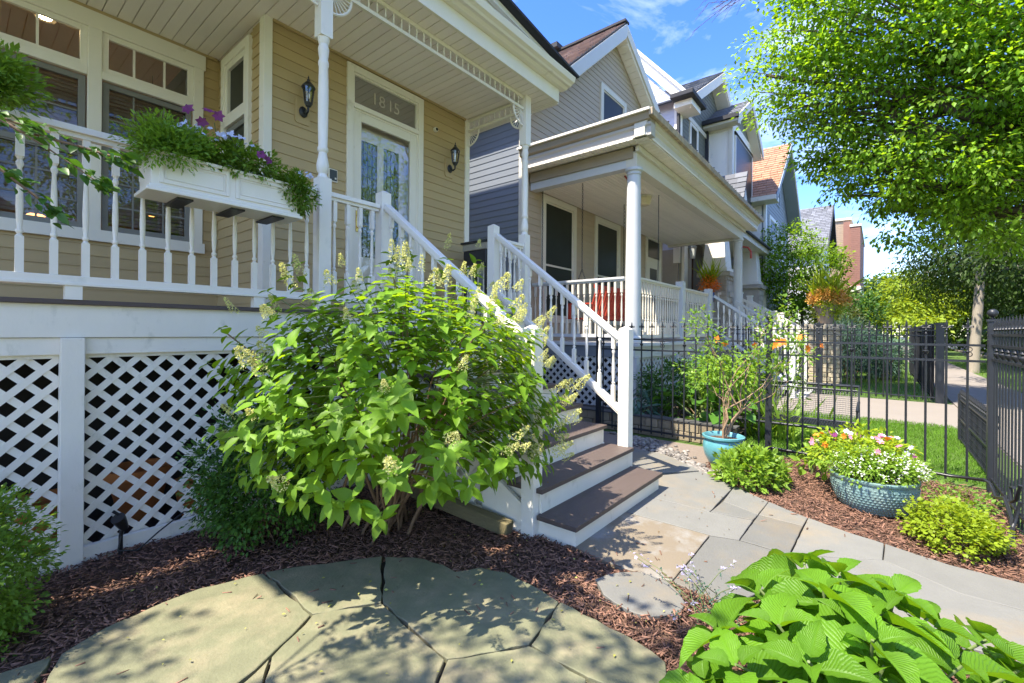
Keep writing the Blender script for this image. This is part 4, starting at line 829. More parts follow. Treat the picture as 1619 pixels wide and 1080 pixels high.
slope(h3, SHINGG, (16.0, 5.1, 9.7), (16.0, 14, 9.7), (20.2, 5.1, 12.4), (20.2, 14, 12.4), 18); slope(h3, SHINGG, (24.4, 5.1, 9.7), (24.4, 14, 9.7), (20.2, 5.1, 12.4), (20.2, 14, 12.4), 10)
rake(h3, 15.95, 9.62, 20.2, 12.34, 5.06, H2TRIM, .38); rake(h3, 24.4, 9.62, 20.2, 12.34, 5.06, H2TRIM, .38)
part('rake_soffit', MB().ext([(20.2, 5.1, 11.95), (24.2, 5.1, 9.4), (24.2, 5.1, 9.35), (20.2, 5.1, 11.9)], (0, .55, 0)), SOFF, h3)
part('eave_return', MB().box(15.8, 16.8, 5.0, 5.6, 9.30, 9.5), WHITE, h3); part('gutter', MB().box(15.45, 17.0, 4.85, 5.62, 9.5, 9.66).box(16.24, 16.38, 5.56, 5.66, 4.6, 9.45), DKROOF, h3, bev=.02)
part('band_board', MB().box(16.55, 19.6, 5.54, 5.6, 9.45, 9.62), H2TRIM, h3)
simple_window(h3, (0, 5.6, 0), X_, NY, 17.45, 18.45, 7.2, 9.5, cas=.14, trim=WHITE, sash=BLACKI)
bay = part('bay', MB().box(19.6, 23.4, 4.64, 5.6, 6.2, 10.15), WHITE, h3); part('bay_panel', frame(MB(), (19.6, 0, 0), Y_, NX, 4.66, 5.58, 7.2, 9.75, .1, 0, .03).box(19.55, 19.68, 4.58, 4.70, 6.2, 10.1), H2TRIM, bay)
part('downspout', MB().box(19.42, 19.55, 5.48, 5.6, 6, 9.95), DKROOF, h3)
bw = part('window', frame(bar(MB(), (0, 4.64, 0), X_, NY, 20.1, 23.3, 9.6, 9.75, -.02, .05), (0, 4.64, 0), X_, NY, 20.1, 23.3, 6.4, 9.75, .12, -.02, .05), H2TRIM, bay)
part('pane', MB().box(20.2, 23.2, 4.60, 4.62, 6.5, 9.62), GLASSD, bw)
slope(bay, SHINGG, (19.1, 4.3, 9.95), (19.1, 5.6, 9.95), (21.5, 4.3, 11.5), (21.5, 5.6, 11.5), 8); slope(bay, SHINGG, (23.9, 4.3, 9.95), (23.9, 5.6, 9.95), (21.5, 4.3, 11.5), (21.5, 5.6, 11.5), 5)
part('gable_panel', MB().ext([(20.0, 4.66, 10.1), (23.0, 4.66, 10.1), (21.5, 4.66, 11.15)], (0, .1, 0)), H3SID, bay)
part('gutter', MB().box(18.95, 19.1, 4.25, 5.6, 9.85, 10.0), DKROOF, bay); part('soffit', MB().box(19.1, 19.6, 4.3, 5.58, 9.75, 9.9), H2TRIM, bay)
rake(bay, 19.1, 9.98, 21.5, 11.5, 4.24, H2TRIM, .36); rake(bay, 23.9, 9.98, 21.5, 11.5, 4.24, H2TRIM, .36); part('rake_soffit', MB().ext([(21.5, 4.3, 11.1), (23.8, 4.3, 9.65), (23.8, 4.3, 9.6), (21.5, 4.3, 11.05)], (0, .4, 0)), SOFF, bay)
pr3 = part('porch_roof', MB().box(16.6, 23.4, 3.9, 5.6, 5.05, 5.3), H2TRIM, h3); slope(pr3, SHINGG, (16.6, 3.8, 5.31), (23.5, 3.8, 5.31), (16.6, 5.6, 5.8), (23.5, 5.6, 5.8), 8)
part('porch_gable', MB().ext([(16.5, 3.65, 5.4), (18.1, 3.65, 5.4), (17.3, 3.65, 6.9)], (0, .1, 0)), H2TRIM, pr3); slope(pr3, SHINGG, (16.4, 3.55, 5.45), (16.4, 5.6, 5.45), (17.3, 3.55, 7.1), (17.3, 5.6, 7.1), 8)
LOWW = pm('porch_wall_beige', (.35, .31, .26), .7)
part('porch_wall', MB().box(16.45, 23.5, 5.5, 5.6, 1.8, 5.05), LOWW, h3); part('porch_door', MB().box(17.55, 18.7, 5.44, 5.5, 1.9, 4.9), pm('dark_wood_door', (.07, .035, .025), .4), h3)
part('porch_side_wall', MB().box(16.37, 16.41, 5.6, 9, 1.8, 4.5), LOWW, h3); part('wall_trim', MB().box(16.42, 16.8, 5.40, 5.5, 1.8, 5.05), WHITE, h3)
part('porch_deck', MB().box(16.5, 23.4, 4.0, 5.5, 1.7, 1.85), H2TRIM, h3); part('porch_base', MB().box(16.6, 23.3, 4.1, 5.5, 0, 1.7), STONEV, h3)
for x in (17.05, 22.3):
    part('tapered_column', MB().hexa([(x-.42, 4.08, 3.75), (x+.42, 4.08, 3.75), (x+.42, 4.85, 3.75), (x-.42, 4.85, 3.75), (x-.30, 4.18, 5.05), (x+.30, 4.18, 5.05), (x+.30, 4.75, 5.05), (x-.30, 4.75, 5.05)]).box(x-.47, x+.47, 4.03, 4.9, 3.62, 3.76), WHITE, h3, bev=.01)
    pier = part('stone_pier', MB().box(x-.46, x+.46, 4.04, 4.9, 1.0, 3.45).box(x-.56, x+.56, 3.92, 5.0, 3.45, 3.6), STONEV, h3)
    z = 1.5
    while z < 3.4:
        h_ = random.uniform(.14, .24); u = -.5
        while u < .5:
            l_ = min(random.uniform(.2, .45), .5-u+.001); d_ = random.uniform(.01, .05)
            if x < 20: part('stone', MB().box(x-.46-d_, x-.45, 4.47+u*.86+.01, 4.47+(u+l_)*.86-.01, z, z+h_-.015), STONEV, pier, bev=.008)
            part('stone', MB().box(x+u*.92+.01, x+(u+l_)*.92-.01, 4.04-d_, 4.05, z, z+h_-.015), STONEV, pier, bev=.008); u += l_
        z += h_
def wrail(root, a, b, zt, zb, n, mat=WHITE, w=.05):
    a, b = Vector(a), Vector(b); m = MB().beam(a+Vector((0, 0, zt)), b+Vector((0, 0, zt)), .09, .08).beam(a+Vector((0, 0, zb)), b+Vector((0, 0, zb)), .06, .06); r = part('railing', m, mat, root)
    q = MB().box(-w/2, w/2, -w/2, w/2, zb, zt-.03).mesh('baluster', mat)
    for i in range(n): p = a.lerp(b, (i+.5)/n); inst('baluster', q, r, (p.x, p.y, p.z))
wrail(h3, (16.6, 4.2, 1.85), (16.6, 5.4, 1.85), 1.0, .15, 7)
for x in (18.3, 20.0):
    wrail(h3, (x, 4.0, 1.85), (x, 1.9, .55), .95, .12, 12, WHITE, .07)
    for y, z in ((4.0, 1.85), (2.9, 1.15), (1.85, .5)): part('newel_post', MB().box(x-.09, x+.09, y-.09, y+.09, 0, z+1.1).box(x-.11, x+.11, y-.11, y+.11, z+1.1, z+1.15), WHITE, h3)
for i in range(9): part('tread', MB().box(18.35, 19.95, 4.0-(i+1)*.25, 4.0-i*.25+.03, 1.65-i*.18-.05, 1.65-i*.18), LOWW, h3); part('riser', MB().box(18.35, 19.95, 4.0-i*.25, 4.0-i*.25+.02, 1.65-i*.18-.18, 1.65-i*.18), WHITE, h3)
part('stringer', MB().ext([(18.25, 4.0, 1.2), (18.25, 4.0, 1.7), (18.25, 1.8, .15), (18.25, 2.1, 0)], (.06, 0, 0)), WHITE, h3)
for x, lab in ((16.95, 'silver framed wall lantern left of the dark door on the stone pier porch'), (19.0, 'black wall lantern right of the dark door on the stone pier porch')):
    t = thing('wall_lantern', lab, 'lantern', (x, 5.3, 4.4)); part('cage', MB().lathe([(.09, 0), (.13, .38), (.16, .40), (.03, .55)], (x, 5.28, 4.2), 4).beam((x, 5.5, 4.6), (x, 5.28, 4.7), .04, .04), BLACKI if x > 18 else H2GREY, t); part('glass', MB().lathe([(.095, .03), (.13, .36)], (x, 5.28, 4.2), 8, False), pm('lantern_glass', (.6, .62, .6), .2), t)
# ================================================================== HOUSE FOUR, FIVE, BRICK and far houses
h4 = thing('house', 'pale grey gabled house with orange brown shingle roof', 'house', (27, 6, 0))
w4 = part('wall', MB().box(23.9, 31, 4.22, 14, 0, 8.2).ext([(23.9, 4.22, 8.2), (31, 4.22, 8.2), (27.4, 4.22, 10.9)], (0, .1, 0)), H4SID, h4)
siding(w4, H4SID, (0, 4.2, 0), X_, NY, 2, 10.8, .18, lambda z: (23.9 if z < 8.2 else 23.9+(z-8.2)*1.3, 31 if z < 8.2 else 31-(z-8.2)*1.33), single=False); siding(w4, WHITE, (23.88, 0, 0), Y_, NX, 2, 8, .22, lambda z: (4.3, 12), single=False)
slope(h4, SHINGO, (23.2, 3.6, 7.75), (23.2, 12, 7.75), (27.4, 3.6, 11.4), (27.4, 12, 11.4), 22); slope(h4, SHINGO, (31.6, 3.6, 7.75), (31.6, 12, 7.75), (27.4, 3.6, 11.4), (27.4, 12, 11.4), 10)
rake(h4, 23.2, 7.75, 27.4, 11.35, 3.56, H4SID, .3); rake(h4, 31.7, 7.65, 27.4, 11.35, 3.56, H2TRIM, .34); part('eave', MB().box(23.0, 23.9, 3.6, 12, 7.5, 7.7), H2TRIM, h4); part('corner_board', MB().box(23.82, 24.1, 4.12, 4.22, 2, 8.0), WHITE, h4)
part('rake_soffit', MB().ext([(27.4, 3.62, 11.0), (31.5, 3.62, 7.45), (31.5, 3.62, 7.38), (27.4, 3.62, 10.93)], (0, .55, 0)), H4SID, h4)
simple_window(h4, (0, 4.2, 0), X_, NY, 25.0, 27.4, 4.6, 7.3, cas=.18, trim=WHITE); simple_window(h4, (0, 4.2, 0), X_, NY, 28.4, 30, 4.6, 6.6, cas=.16, trim=WHITE); simple_window(h4, (0, 4.2, 0), X_, NY, 27.0, 27.9, 8.2, 9.9, cas=.1, trim=H4SID)
h5 = thing('house', 'white house with large dark grey shingle roof beyond the green tree', 'house', (43, 6, 0))
part('wall', MB().box(38.5, 47.5, 3.3, 14, 0, 7.4).ext([(38.5, 3.3, 7.4), (47.5, 3.3, 7.4), (43, 3.3, 11)], (0, .1, 0)), pm('white_siding', (.7, .7, .68), .6), h5)
slope(h5, SHINGG, (38.0, 2.8, 7.3), (38.0, 12, 7.3), (43, 2.8, 11.5), (43, 12, 11.5), 26); slope(h5, SHINGG, (48.0, 2.8, 7.3), (48.0, 12, 7.3), (43, 2.8, 11.5), (43, 12, 11.5), 10)
rake(h5, 38, 7.3, 43, 11.5, 2.75, DKROOF, .4); rake(h5, 48, 7.3, 43, 11.5, 2.75, DKROOF, .4)
for a in ((39.3, 41, 4.2, 6.6), (43.6, 45, 4.2, 6.6)): simple_window(h5, (0, 3.28, 0), X_, NY, *a, cas=.16, trim=WHITE)
simple_window(h5, (38.48, 0, 0), Y_, NX, 5.0, 6.2, 4.2, 6.2, cas=.16, trim=WHITE)
def bricks(par, mat, O, U, Nn, u0, u1, z0, z1, h, l):
    m = MB(); z = z0; r = 0
    while z < z1:
        u = u0-(l/2 if r % 2 else 0)
        while u < u1:
            a, b = max(u, u0), min(u+l-.02, u1)
            if b-a > .03: bar(m, O, U, Nn, a, b, z, min(z+h-.02, z1), -.01, .012)
            u += l
        z += h; r += 1
    part('brickwork', m, mat, par, kind='stuff')
bb = thing('brick_building', 'tan and red brick building with a pale stone band and parapet', 'building', (52, 3, 0))
part('wall', MB().box(50, 60, 2.0, 8, 0, 11.6), BRICKT, bb); part('pilaster', MB().box(49.6, 62, 1.3, 2.0, 0, 10.9).box(49.7, 50, 2.0, 2.5, 0, 11.4), BRICKR, bb)
bricks(bb, BRICKT, (50, 0, 0), Y_, NX, 2.5, 8, 2, 11.6, .16, .45); bricks(bb, BRICKR, (49.6, 0, 0), Y_, NX, 1.3, 2.0, 2, 10.9, .16, .45)
part('stone_band', MB().box(49.52, 62, 1.25, 2.0, 5.2, 5.7).box(49.52, 62, 1.22, 2.05, 10.9, 11.1), H2TRIM, bb); part('parapet_cap', MB().box(49.85, 60, 1.9, 8, 11.6, 11.8), H2TRIM, bb)
part('window', MB().box(49.92, 49.99, 3.4, 4.6, 7.4, 9.6), GLASSD, bb)
for i, (x, y, hgt, mt, lab) in enumerate(((70, 2.2, 8.0, H3SIDL, 'distant lavender grey gabled house at the end of the row'), (92, 2.6, 6.5, H4SID, 'farthest small grey house between the trees'), (62, 2.6, 4.2, H4SID, 'low grey house front right of the brick building'))):
    t = thing('house', lab, 'house', (x, y+3, 0)); part('wall', MB().box(x, x+8, y, y+8, 0, hgt), mt, t); slope(t, SHINGG, (x-.5, y-.4, hgt-.2), (x-.5, y+8, hgt-.2), (x+4, y-.4, hgt+2.6), (x+4, y+8, hgt+2.6), 6); slope(t, SHINGG, (x+8.5, y-.4, hgt-.2), (x+8.5, y+8, hgt-.2), (x+4, y-.4, hgt+2.6), (x+4, y+8, hgt+2.6), 6)
    part('gable', MB().ext([(x, y, hgt), (x+8, y, hgt), (x+4, y, hgt+2.3)], (0, .1, 0)), mt, t)
    simple_window(t, (0, y-.02, 0), X_, NY, x+1, x+2.6, hgt-3.2, hgt-1, cas=.16, trim=WHITE)
# houses across the street: seen only mirrored in the window glass
for x, mt, lab in ((-2, pm('white_stucco', (.62, .6, .56), .8), 'pale stucco house across the street, mirrored in the door glass'), (9, BRICKR, 'red brick house across the street, mirrored in the windows')):
    t = thing('house', lab, 'house', (x, -24, 0)); part('wall', MB().box(x-4, x+4, -32, -22, 0, 7.5), mt, t); part('roof', MB().ext([(x-4.4, -32, 7.5), (x+4.4, -32, 7.5), (x, -32, 10.5)], (0, 10.4, 0)), SHINGG, t)
    for k in (-2.4, 1.0):
        for z in (1.6, 4.8): simple_window(t, (0, -22, 0), (1, 0, 0), (0, 1, 0), x+k, x+k+1.4, z, z+1.8, cas=.12, trim=WHITE)
# ================================================================== IRON FENCES
def spear(n=6):   # three-lobed finial
    m = MB(); m.lathe([(.006, 0), (.013, .008), (.013, .016), (.006, .022), (.006, .04), (.012, .046), (.012, .052), (.006, .058), (.006, .07), (.013, .095), (.010, .12), (.001, .155)], (0, 0, 0), n)
    for s in (-1, 1): m.tube([(0, 0, .06), (0, s*.018, .088), (0, s*.034, .092), (0, s*.040, .078), (0, s*.034, .068)], [.005, .006, .006, .005, .003], 5)
    m.tube([(0, -.03, .074), (0, .03, .074)], .006, 5); return m
def cscroll(m, y0, z0, r, sy, sz):
    m.tube([(0, y0+sy*(r*.15+r*(1.1-.09*k)*math.sin(k*.55)*.9), z0+sz*(r-r*(1-.07*k)*math.cos(k*.55))) for k in range(9)], .0045, 4)
def picket(kind):
    m = MB(); m.tube([(0, 0, .06), (0, 0, 1.50)], .0105, 6)
    f = spear(); m.add([(p[0], p[1], p[2]+1.50) for p in f.v], f.f)
    if kind == 0:
        for sy in (-1, 1):
            for sz in (-1, 1): cscroll(m, sy*.006, 1.335, .028, sy, sz)
        m.ball((0, 0, 1.335), .016, 8, 5)
    elif kind == 1: m.lathe([(.009, 1.30), (.022, 1.32), (.026, 1.335), (.010, 1.345), (.014, 1.36), (.009, 1.37)], (0, 0, 0), 8)
    me = m.mesh('picket', BLACKI); smooth(me, 50); return me
PK = [picket(0), picket(1), picket(2)]
f1 = thing('iron_fence', 'black wrought iron fence with spear finials and scrolls beside the garden bed', 'fence', (6.28, 1, 0))
fm = MB()
for z in (1.40, 1.245): fm.box(6.271, 6.289, -.83, 3.30, z-.012, z+.012)
part('top_rail', MB().box(6.271, 6.289, -.80, 3.35, 1.40-.011, 1.40+.011), BLACKI, f1); part('middle_rail', MB().box(6.271, 6.289, -.80, 3.35, 1.245-.011, 1.245+.011), BLACKI, f1)
part('bottom_rail', MB().box(6.268, 6.292, -.80, 3.35, .085, .11), BLACKI, f1)
y = -.68; i = 0
while y < 3.3:
    if abs(y-1.04) > .06: inst('picket', PK[(0, 2, 1, 2)[i % 4]], f1, (6.28, y, 0))
    y += .152; i += 1
def fpost(root, x, y, h, r=.032, ball=.038):
    m = MB().box(x-r, x+r, y-r, y+r, 0, h).box(x-r-.008, x+r+.008, y-r-.008, y+r+.008, h, h+.02).lathe([(.012, h+.02), (.02, h+.03), (.012, h+.04)], (x, y, 0), 12).ball((x, y, h+.04+ball), ball, 16, 10); return part('post', m, BLACKI, root, 40)
fpost(f1, 6.28, 1.04, 1.62); fpost(f1, 6.28, 3.35, 1.62)
f2 = thing('iron_fence', 'tall black iron fence of close pickets at the right edge along the sidewalk', 'fence', (5, -.84, 0)); fpost(f2, 6.22, -.84, 1.63, .032, .04)
for z in (1.50, 1.40, 1.27, .14): part('rail', MB().box(3.2, 6.19, -.85, -.83, z-.011, z+.011), BLACKI, f2)
PF = MB().tube([(0, 0, .03), (0, 0, 1.54)], .0078, 6).lathe([(.010, 1.54), (.019, 1.55), (.010, 1.56), (.016, 1.585), (.001, 1.66)], (0, 0, 0), 6).mesh('picket', BLACKI); smooth(PF, 50)
PF2 = MB().tube([(0, 0, .03), (0, 0, 1.54)], .0078, 6).lathe([(.010, 1.54), (.019, 1.55), (.010, 1.56), (.016, 1.585), (.001, 1.66)], (0, 0, 0), 6).lathe([(.009, 1.29), (.024, 1.31), (.028, 1.33), (.012, 1.345), (.024, 1.36), (.009, 1.38)], (0, 0, 0), 8).mesh('picket', BLACKI); smooth(PF2, 50)
for i in range(24): inst('picket', (PF, PF2)[i % 2], f2, (6.10-i*.120, -.84, 0))
# low fence with wire mesh beyond the corner
f3 = thing('low_fence', 'low black picket fence beyond the corner post beside the lawn', 'fence', (7.6, -.9, 0))
for z in (.60, .33, .05): part('rail', MB().box(6.35, 8.9, -.915, -.885, z-.01, z+.01), BLACKI, f3)
LP = MB().tube([(0, 0, .02), (0, 0, .64)], .008, 6).lathe([(.013, .64), (.022, .655), (.012, .67), (.020, .69), (.001, .75)], (0, 0, 0), 6).mesh('picket', BLACKI)
for i in range(24): inst('picket', LP, f3, (6.42+i*.107, -.9, 0))
m = MB()
for i in range(30): m.box(6.4+i*.084, 6.4+i*.084+.003, -.893, -.889, .05, .58)
for i in range(7): m.box(6.4, 8.9, -.888, -.886, .05+i*.084, .053+i*.084)
part('wire_mesh', m, BLACKI, f3, kind='stuff'); part('post', MB().box(8.86, 8.92, -.93, -.87, 0, .68), BLACKI, f3)
# far fences
PFAR = MB().tube([(0, 0, .05), (0, 0, 1.62)], .015, 5).lathe([(.012, 1.62), (.024, 1.66), (.001, 1.76)], (0, 0, 0), 5).mesh('picket', BLACKI)
f4 = thing('iron_fence', 'far black picket fence crossing the concrete walk with square posts', 'fence', (13.6, 0, 0))
for z in (1.60, 1.48, .12): part('rail', MB().box(13.58, 13.62, -1.0, 3.2, z-.012, z+.012), BLACKI, f4)
for i in range(30): inst('picket', PFAR, f4, (13.6, -.9+i*.135, 0))
for y in (-1.04, 1.15): part('post', MB().box(13.53, 13.67, y-.07, y+.07, 0, 1.72).box(13.51, 13.69, y-.09, y+.09, 1.72, 1.76), BLACKI, f4)
f5 = thing('iron_fence', 'farthest black fence along the sidewalk in front of blue green shrubs', 'fence', (18, -.95, 0))
for z in (1.60, 1.48, .12): part('rail', MB().box(13.7, 24, -.97, -.93, z-.012, z+.012), BLACKI, f5)
for i in range(76): inst('picket', PFAR, f5, (13.75+i*.135, -.95, 0))
for x in (16.4, 19.2, 22): part('post', MB().box(x-.06, x+.06, -1.01, -.89, 0, 1.72), BLACKI, f5)
# irrigation hose tied along the fence foot
hs_ = MB(); hs_.tube([(6.24, 1.0, .12), (6.24, .3, .10), (6.22, -.2, .13), (6.2, -.55, .11), (6.12, -.78, .14), (5.9, -.79, .16), (5.6, -.785, .12), (5.3, -.79, .20), (5.0, -.78, .13), (4.7, -.74, .05), (4.5, -.66, .03)], .014, 8)
solo('irrigation_hose', hs_, BLACKP, 'black irrigation hose tied along the foot of the iron fence', 'hose', sm=60)
for i, (x0, z0) in enumerate(((5.25, .14), (4.95, .10))): pass
st_ = thing('hose_tie', 'dark scrolled iron foot where the hose meets the right fence', 'fence foot', (4.95, -.8, .05)); q = MB(); q.tube([(4.85, -.80, .42), (4.9, -.79, .30), (5.0, -.78, .25), (5.02, -.78, .36), (4.93, -.78, .38)], .012, 6).tube([(4.86, -.8, .3), (4.9, -.78, .12), (4.75, -.72, .02)], .012, 6); part('scroll', q, BLACKI, st_, 60)
# retaining wall of the neighbour's bed
rw_ = thing('retaining_wall', 'low tan block retaining wall under the neighbour plants behind the fence', 'wall', (6.45, 2.5, 0)); part('core', MB().box(6.42, 6.55, 1.45, 4.2, 0, .24), BLOCKM, rw_)
for r_ in range(2):
    for i in range(15):
        y = 1.42+i*.19+(r_ % 2)*.09; part('block', MB().box(6.38+random.uniform(0, .012), 6.5, y+.004, y+.184, .005+r_*.13, .128+r_*.13), BLOCKM, rw_, bev=.008)
part('cap', MB().box(6.37, 6.56, 1.42, 4.2, .262, .28), pm('dark_cap', (.07, .07, .07), .8), rw_)
# metal mesh bench
bn = thing('mesh_bench', 'black steel mesh garden bench on the lawn behind the fence', 'bench', (7.2, .8, 0))
def mesh_panel(a, b, c, d, n1, n2, r=.002):
    a, b, c, d = map(Vector, (a, b, c, d)); m = MB()
    for i in range(n1+1):
        p, q = a.lerp(b, i/n1), d.lerp(c, i/n1); m.beam(p, q, r*2, r*2, (1, 0, .3))
    for i in range(n2+1):
        p, q = a.lerp(d, i/n2), b.lerp(c, i/n2); m.beam(p, q, r*2, r*2, (1, 0, .3))
    return m
part('back_frame', MB().tube([(7.42, .20, .36), (7.62, .20, .80), (7.62, 1.55, .80), (7.42, 1.55, .36)], .020, 8).tube([(7.60, .22, .74), (7.60, 1.53, .74)], .012, 6), BLACKI, bn, 60)
part('back_mesh', mesh_panel((7.42, .22, .38), (7.42, 1.53, .38), (7.61, 1.53, .73), (7.61, .22, .73), 44, 14), BLACKI, bn, kind='stuff')
part('seat_frame', MB().tube([(7.40, .2, .34), (7.0, .2, .33), (6.96, .2, .30), (6.96, 1.55, .30), (7.0, 1.55, .33), (7.40, 1.55, .34), (7.40, .2, .34)], .018, 8), BLACKI, bn, 60)
part('seat_mesh', mesh_panel((6.98, .22, .335), (6.98, 1.53, .335), (7.40, 1.53, .345), (7.40, .22, .345), 44, 14), BLACKI, bn, kind='stuff')
for y in (.2, 1.55):
    part('armrest', MB().tube([(7.55, y, .60), (7.1, y, .58), (6.98, y, .55)], .017, 8).tube([(7.0, y, .56), (7.0, y, .33)], .013, 6), BLACKI, bn, 60)
    part('leg', MB().tube([(7.0, y, .31), (6.97, y, .0)], .016, 8).tube([(7.40, y, .34), (7.52, y, 0)], .016, 8).tube([(6.97, y, .03), (7.52, y, .03)], .012, 6), BLACKI, bn, 60)
# brick pier with planter at the far gate
gp_ = thing('gate_pier', 'pale stone block pier beside the far fence, carrying a flower urn', 'pier', (16.1, 1.3, 0)); part('core', MB().box(15.78, 16.6, .88, 1.62, 0, 1.62), BRICKP, gp_)
for r_ in range(12):
    for i in range(3):
        o_ = (r_ % 2)*.12; part('block', MB().box(15.74, 15.8, .86+i*.26+.008-o_*.5, .86+(i+1)*.26-.004-o_*.5, r_*.13+.01, r_*.13+.122), BRICKP, gp_, bev=.01)
        part('block', MB().box(15.8+i*.27+.008, 15.8+(i+1)*.27-.004, .84, .9, r_*.13+.01, r_*.13+.122), BRICKP, gp_, bev=.01)
part('cap', MB().box(15.66, 16.7, .78, 1.72, 1.62, 1.78), BRICKP, gp_, bev=.02)
# ================================================================== PLANTS
LF = dict(hyd=leafmat('hydrangea_leaf', (.165, .31, .025), .28, .45, .48, (2.3, 1.8, .45)),
          big=leafmat('broad_leaf', (.11, .245, .016), .34, .38, .42, (2.1, 1.7, .45), vein=True),
          yew=leafmat('dark_shrub_leaf', (.065, .15, .022), .35, .25, .45, (1.6, 1.6, .6)),
          fern=leafmat('feathery_leaf', (.15, .27, .04), .25, .4),
          ash=leafmat('tree_leaf', (.13, .235, .022), .6, .46, .45, (2.4, 2.1, .5)),
          dark=leafmat('shaded_tree_leaf', (.045, .09, .014), .45, .35, .5, (2.0, 1.9, .5)),  # darker copy of the tree leaf, crown shade put into its colour
          lime=leafmat('lime_leaf', (.26, .36, .025), .22, .42, .45, (1.8, 1.5, .5)),
          chart=leafmat('chartreuse_leaf', (.20, .33, .04), .2, .42, .4, (1.8, 1.6, .6)),
          blue=leafmat('blue_green_leaf', (.075, .14, .10), .25, .2, .5, (1.4, 1.5, 1.3)),
          lig=leafmat('round_leaf', (.085, .205, .03), .2, .3, .35), dim=leafmat('purple_green_leaf', (.07, .10, .035), .4, .3))
FL = dict(pan=leafmat('pale_floret', (.64, .64, .25), .2, .35, .6, (1.2, 1.1, .8)), wht=leafmat('white_petal', (.78, .78, .72), .1, .25, .6, (1.05, 1.05, 1)),
          pur=leafmat('purple_petal', (.20, .04, .14), .35, .3, .5, (1.4, 1, 1.2)), lil=leafmat('lilac_petal', (.48, .44, .66), .2, .3, .5, (1.1, 1, 1.1)),
          pnk=leafmat('pink_petal', (.72, .25, .38), .25, .3, .5, (1.1, 1, 1)), orn=leafmat('orange_petal', (.85, .26, .03), .2, .35, .5, (1.2, 1, .8)),
          yel=leafmat('golden_petal', (.72, .42, .10), .35, .3, .6, (1.2, 1, .8)), blu=leafmat('pale_blue_petal', (.58, .62, .80), .15, .25, .6, (1, 1, 1.1)))
_v, _f, _u = leaf_t(.66, .30, .42, 11, .72)       # broad leaf with a toothed margin
for i in range(12):
    if 0 < i < 11: _v[i*3, 1] *= 1.06 if i % 2 else .95; _v[i*3+2, 1] *= 1.06 if i % 2 else .95; _v[i*3+1, 2] -= .012; _v[[i*3, i*3+2], 2] += .012*(i % 2)
LT['bigs'] = (_v, _f, _u)
def stems(root, mat, paths, r0, r1, name='stem', n=5):
    m = MB()
    for p in paths:
        k = len(p); m.tube(p, [r0+(r1-r0)*i/(k-1) for i in range(k)], n)
    return part(name, m, mat, root, 60, kind='stuff' if len(paths) > 6 else None)
def curve(a, b, k=5, sag=.15, jit=.05):
    a, b = np.array(a, float), np.array(b, float); L_ = np.linalg.norm(b-a); o = []
    mid = (a+b)/2; mid[:2] = a[:2]*(.5+sag)+b[:2]*(.5-sag); 
    for i in range(k):
        t = i/(k-1); p = a*(1-t)**2+2*mid*t*(1-t)+b*t*t
        if 0 < i < k-1: p = p+RNG.normal(size=3)*jit*L_*.3
        o.append(tuple(p))
    return o
# ---- the big flowering shrub by the stairs
hy = thing('hydrangea_shrub', 'large leafy panicle hydrangea with pale yellow blooms left of the brown stairs', 'shrub', (2.1, 2.85, 0))
c0 = np.array([1.92, 2.45, 1.10]); rr = np.array([1.08, .98, .78])
tips = ell_pts(520, c0, rr, .5, 1.06, -.62)
extra = np.array([(2.5, 1.9, .98), (2.52, 1.84, .80), (2.38, 1.86, 1.3), (2.55, 1.75, .72), (2.5, 2.0, 1.35), (2.62, 1.8, .95), (2.3, 1.8, .65), (2.5, 1.9, 1.15), (2.44, 1.78, .88), (2.9, 2.9, 2.0), (3.0, 2.7, 1.8), (2.9, 2.5, 1.75), (3.05, 2.9, 2.15), (1.1, 2.9, 1.42), (1.05, 3.0, 1.25), (1.2, 2.75, 1.35), (2.75, 2.3, 1.55), (2.85, 2.2, 1.3), (2.6, 2.1, 1.5), (2.2, 3.0, 2.1), (2.45, 3.1, 2.15), (2.62, 1.72, .85), (2.68, 1.78, 1.05), (2.6, 1.86, 1.2), (2.6, 1.74, .95), (2.52, 1.7, .62), (2.7, 2.0, 1.3), (2.75, 1.75, .8), (2.8, 1.8, .95), (2.85, 1.78, .86), (1.0, 3.0, 1.5), (.95, 3.05, 1.3), (1.0, 2.9, 1.15), (1.3, 3.1, 1.75), (1.5, 3.2, 1.95), (1.05, 2.7, 1.3), (2.65, 2.3, 1.75), (2.75, 2.6, 1.9), (2.4, 2.6, 2.05), (2.9, 2.4, 1.6), (2.95, 2.2, 1.45)])
tips = np.vstack([tips, extra]); tips = tips[(tips[:, 1] < 3.75) & ~((tips[:, 0] > 2.72) & (tips[:, 1] > 2.0) & (tips[:, 2] < .4+(tips[:, 1]-2)*.65))]
pos, d, up, sz = [], [], [], []
for tp in tips:
    ax = (tp-c0-np.array([0, 0, -.9])); ax /= np.linalg.norm(ax); a0 = RNG.random()*6.28
    u = np.cross(ax, [0, 0, 1.]); u /= np.linalg.norm(u)+1e-6; v = np.cross(ax, u)
    for k in range(9):
        an = a0+(k//2)*1.571+(k % 2)*3.14159+RNG.normal()*.25; s = (k//2)*.045
        dd = u*math.cos(an)+v*math.sin(an); q = dd*1.0+ax*.35+RNG.normal(size=3)*.18; q[2] -= (.26 if tp[2] < .8 else .08)+.07*(k//2)
        pos.append(tp-ax*s+RNG.normal(size=3)*.006); d.append(q); up.append(ax+np.array([0, 0, .7])+RNG.normal(size=3)*.2); sz.append(RNG.uniform(.065, .125)*(1 if k > 1 else .7))
foliage(hy, LF['hyd'], 'hyd', pos, d, up, sz, single=300)
paths = []; base = np.array([2.1, 2.9, 0])
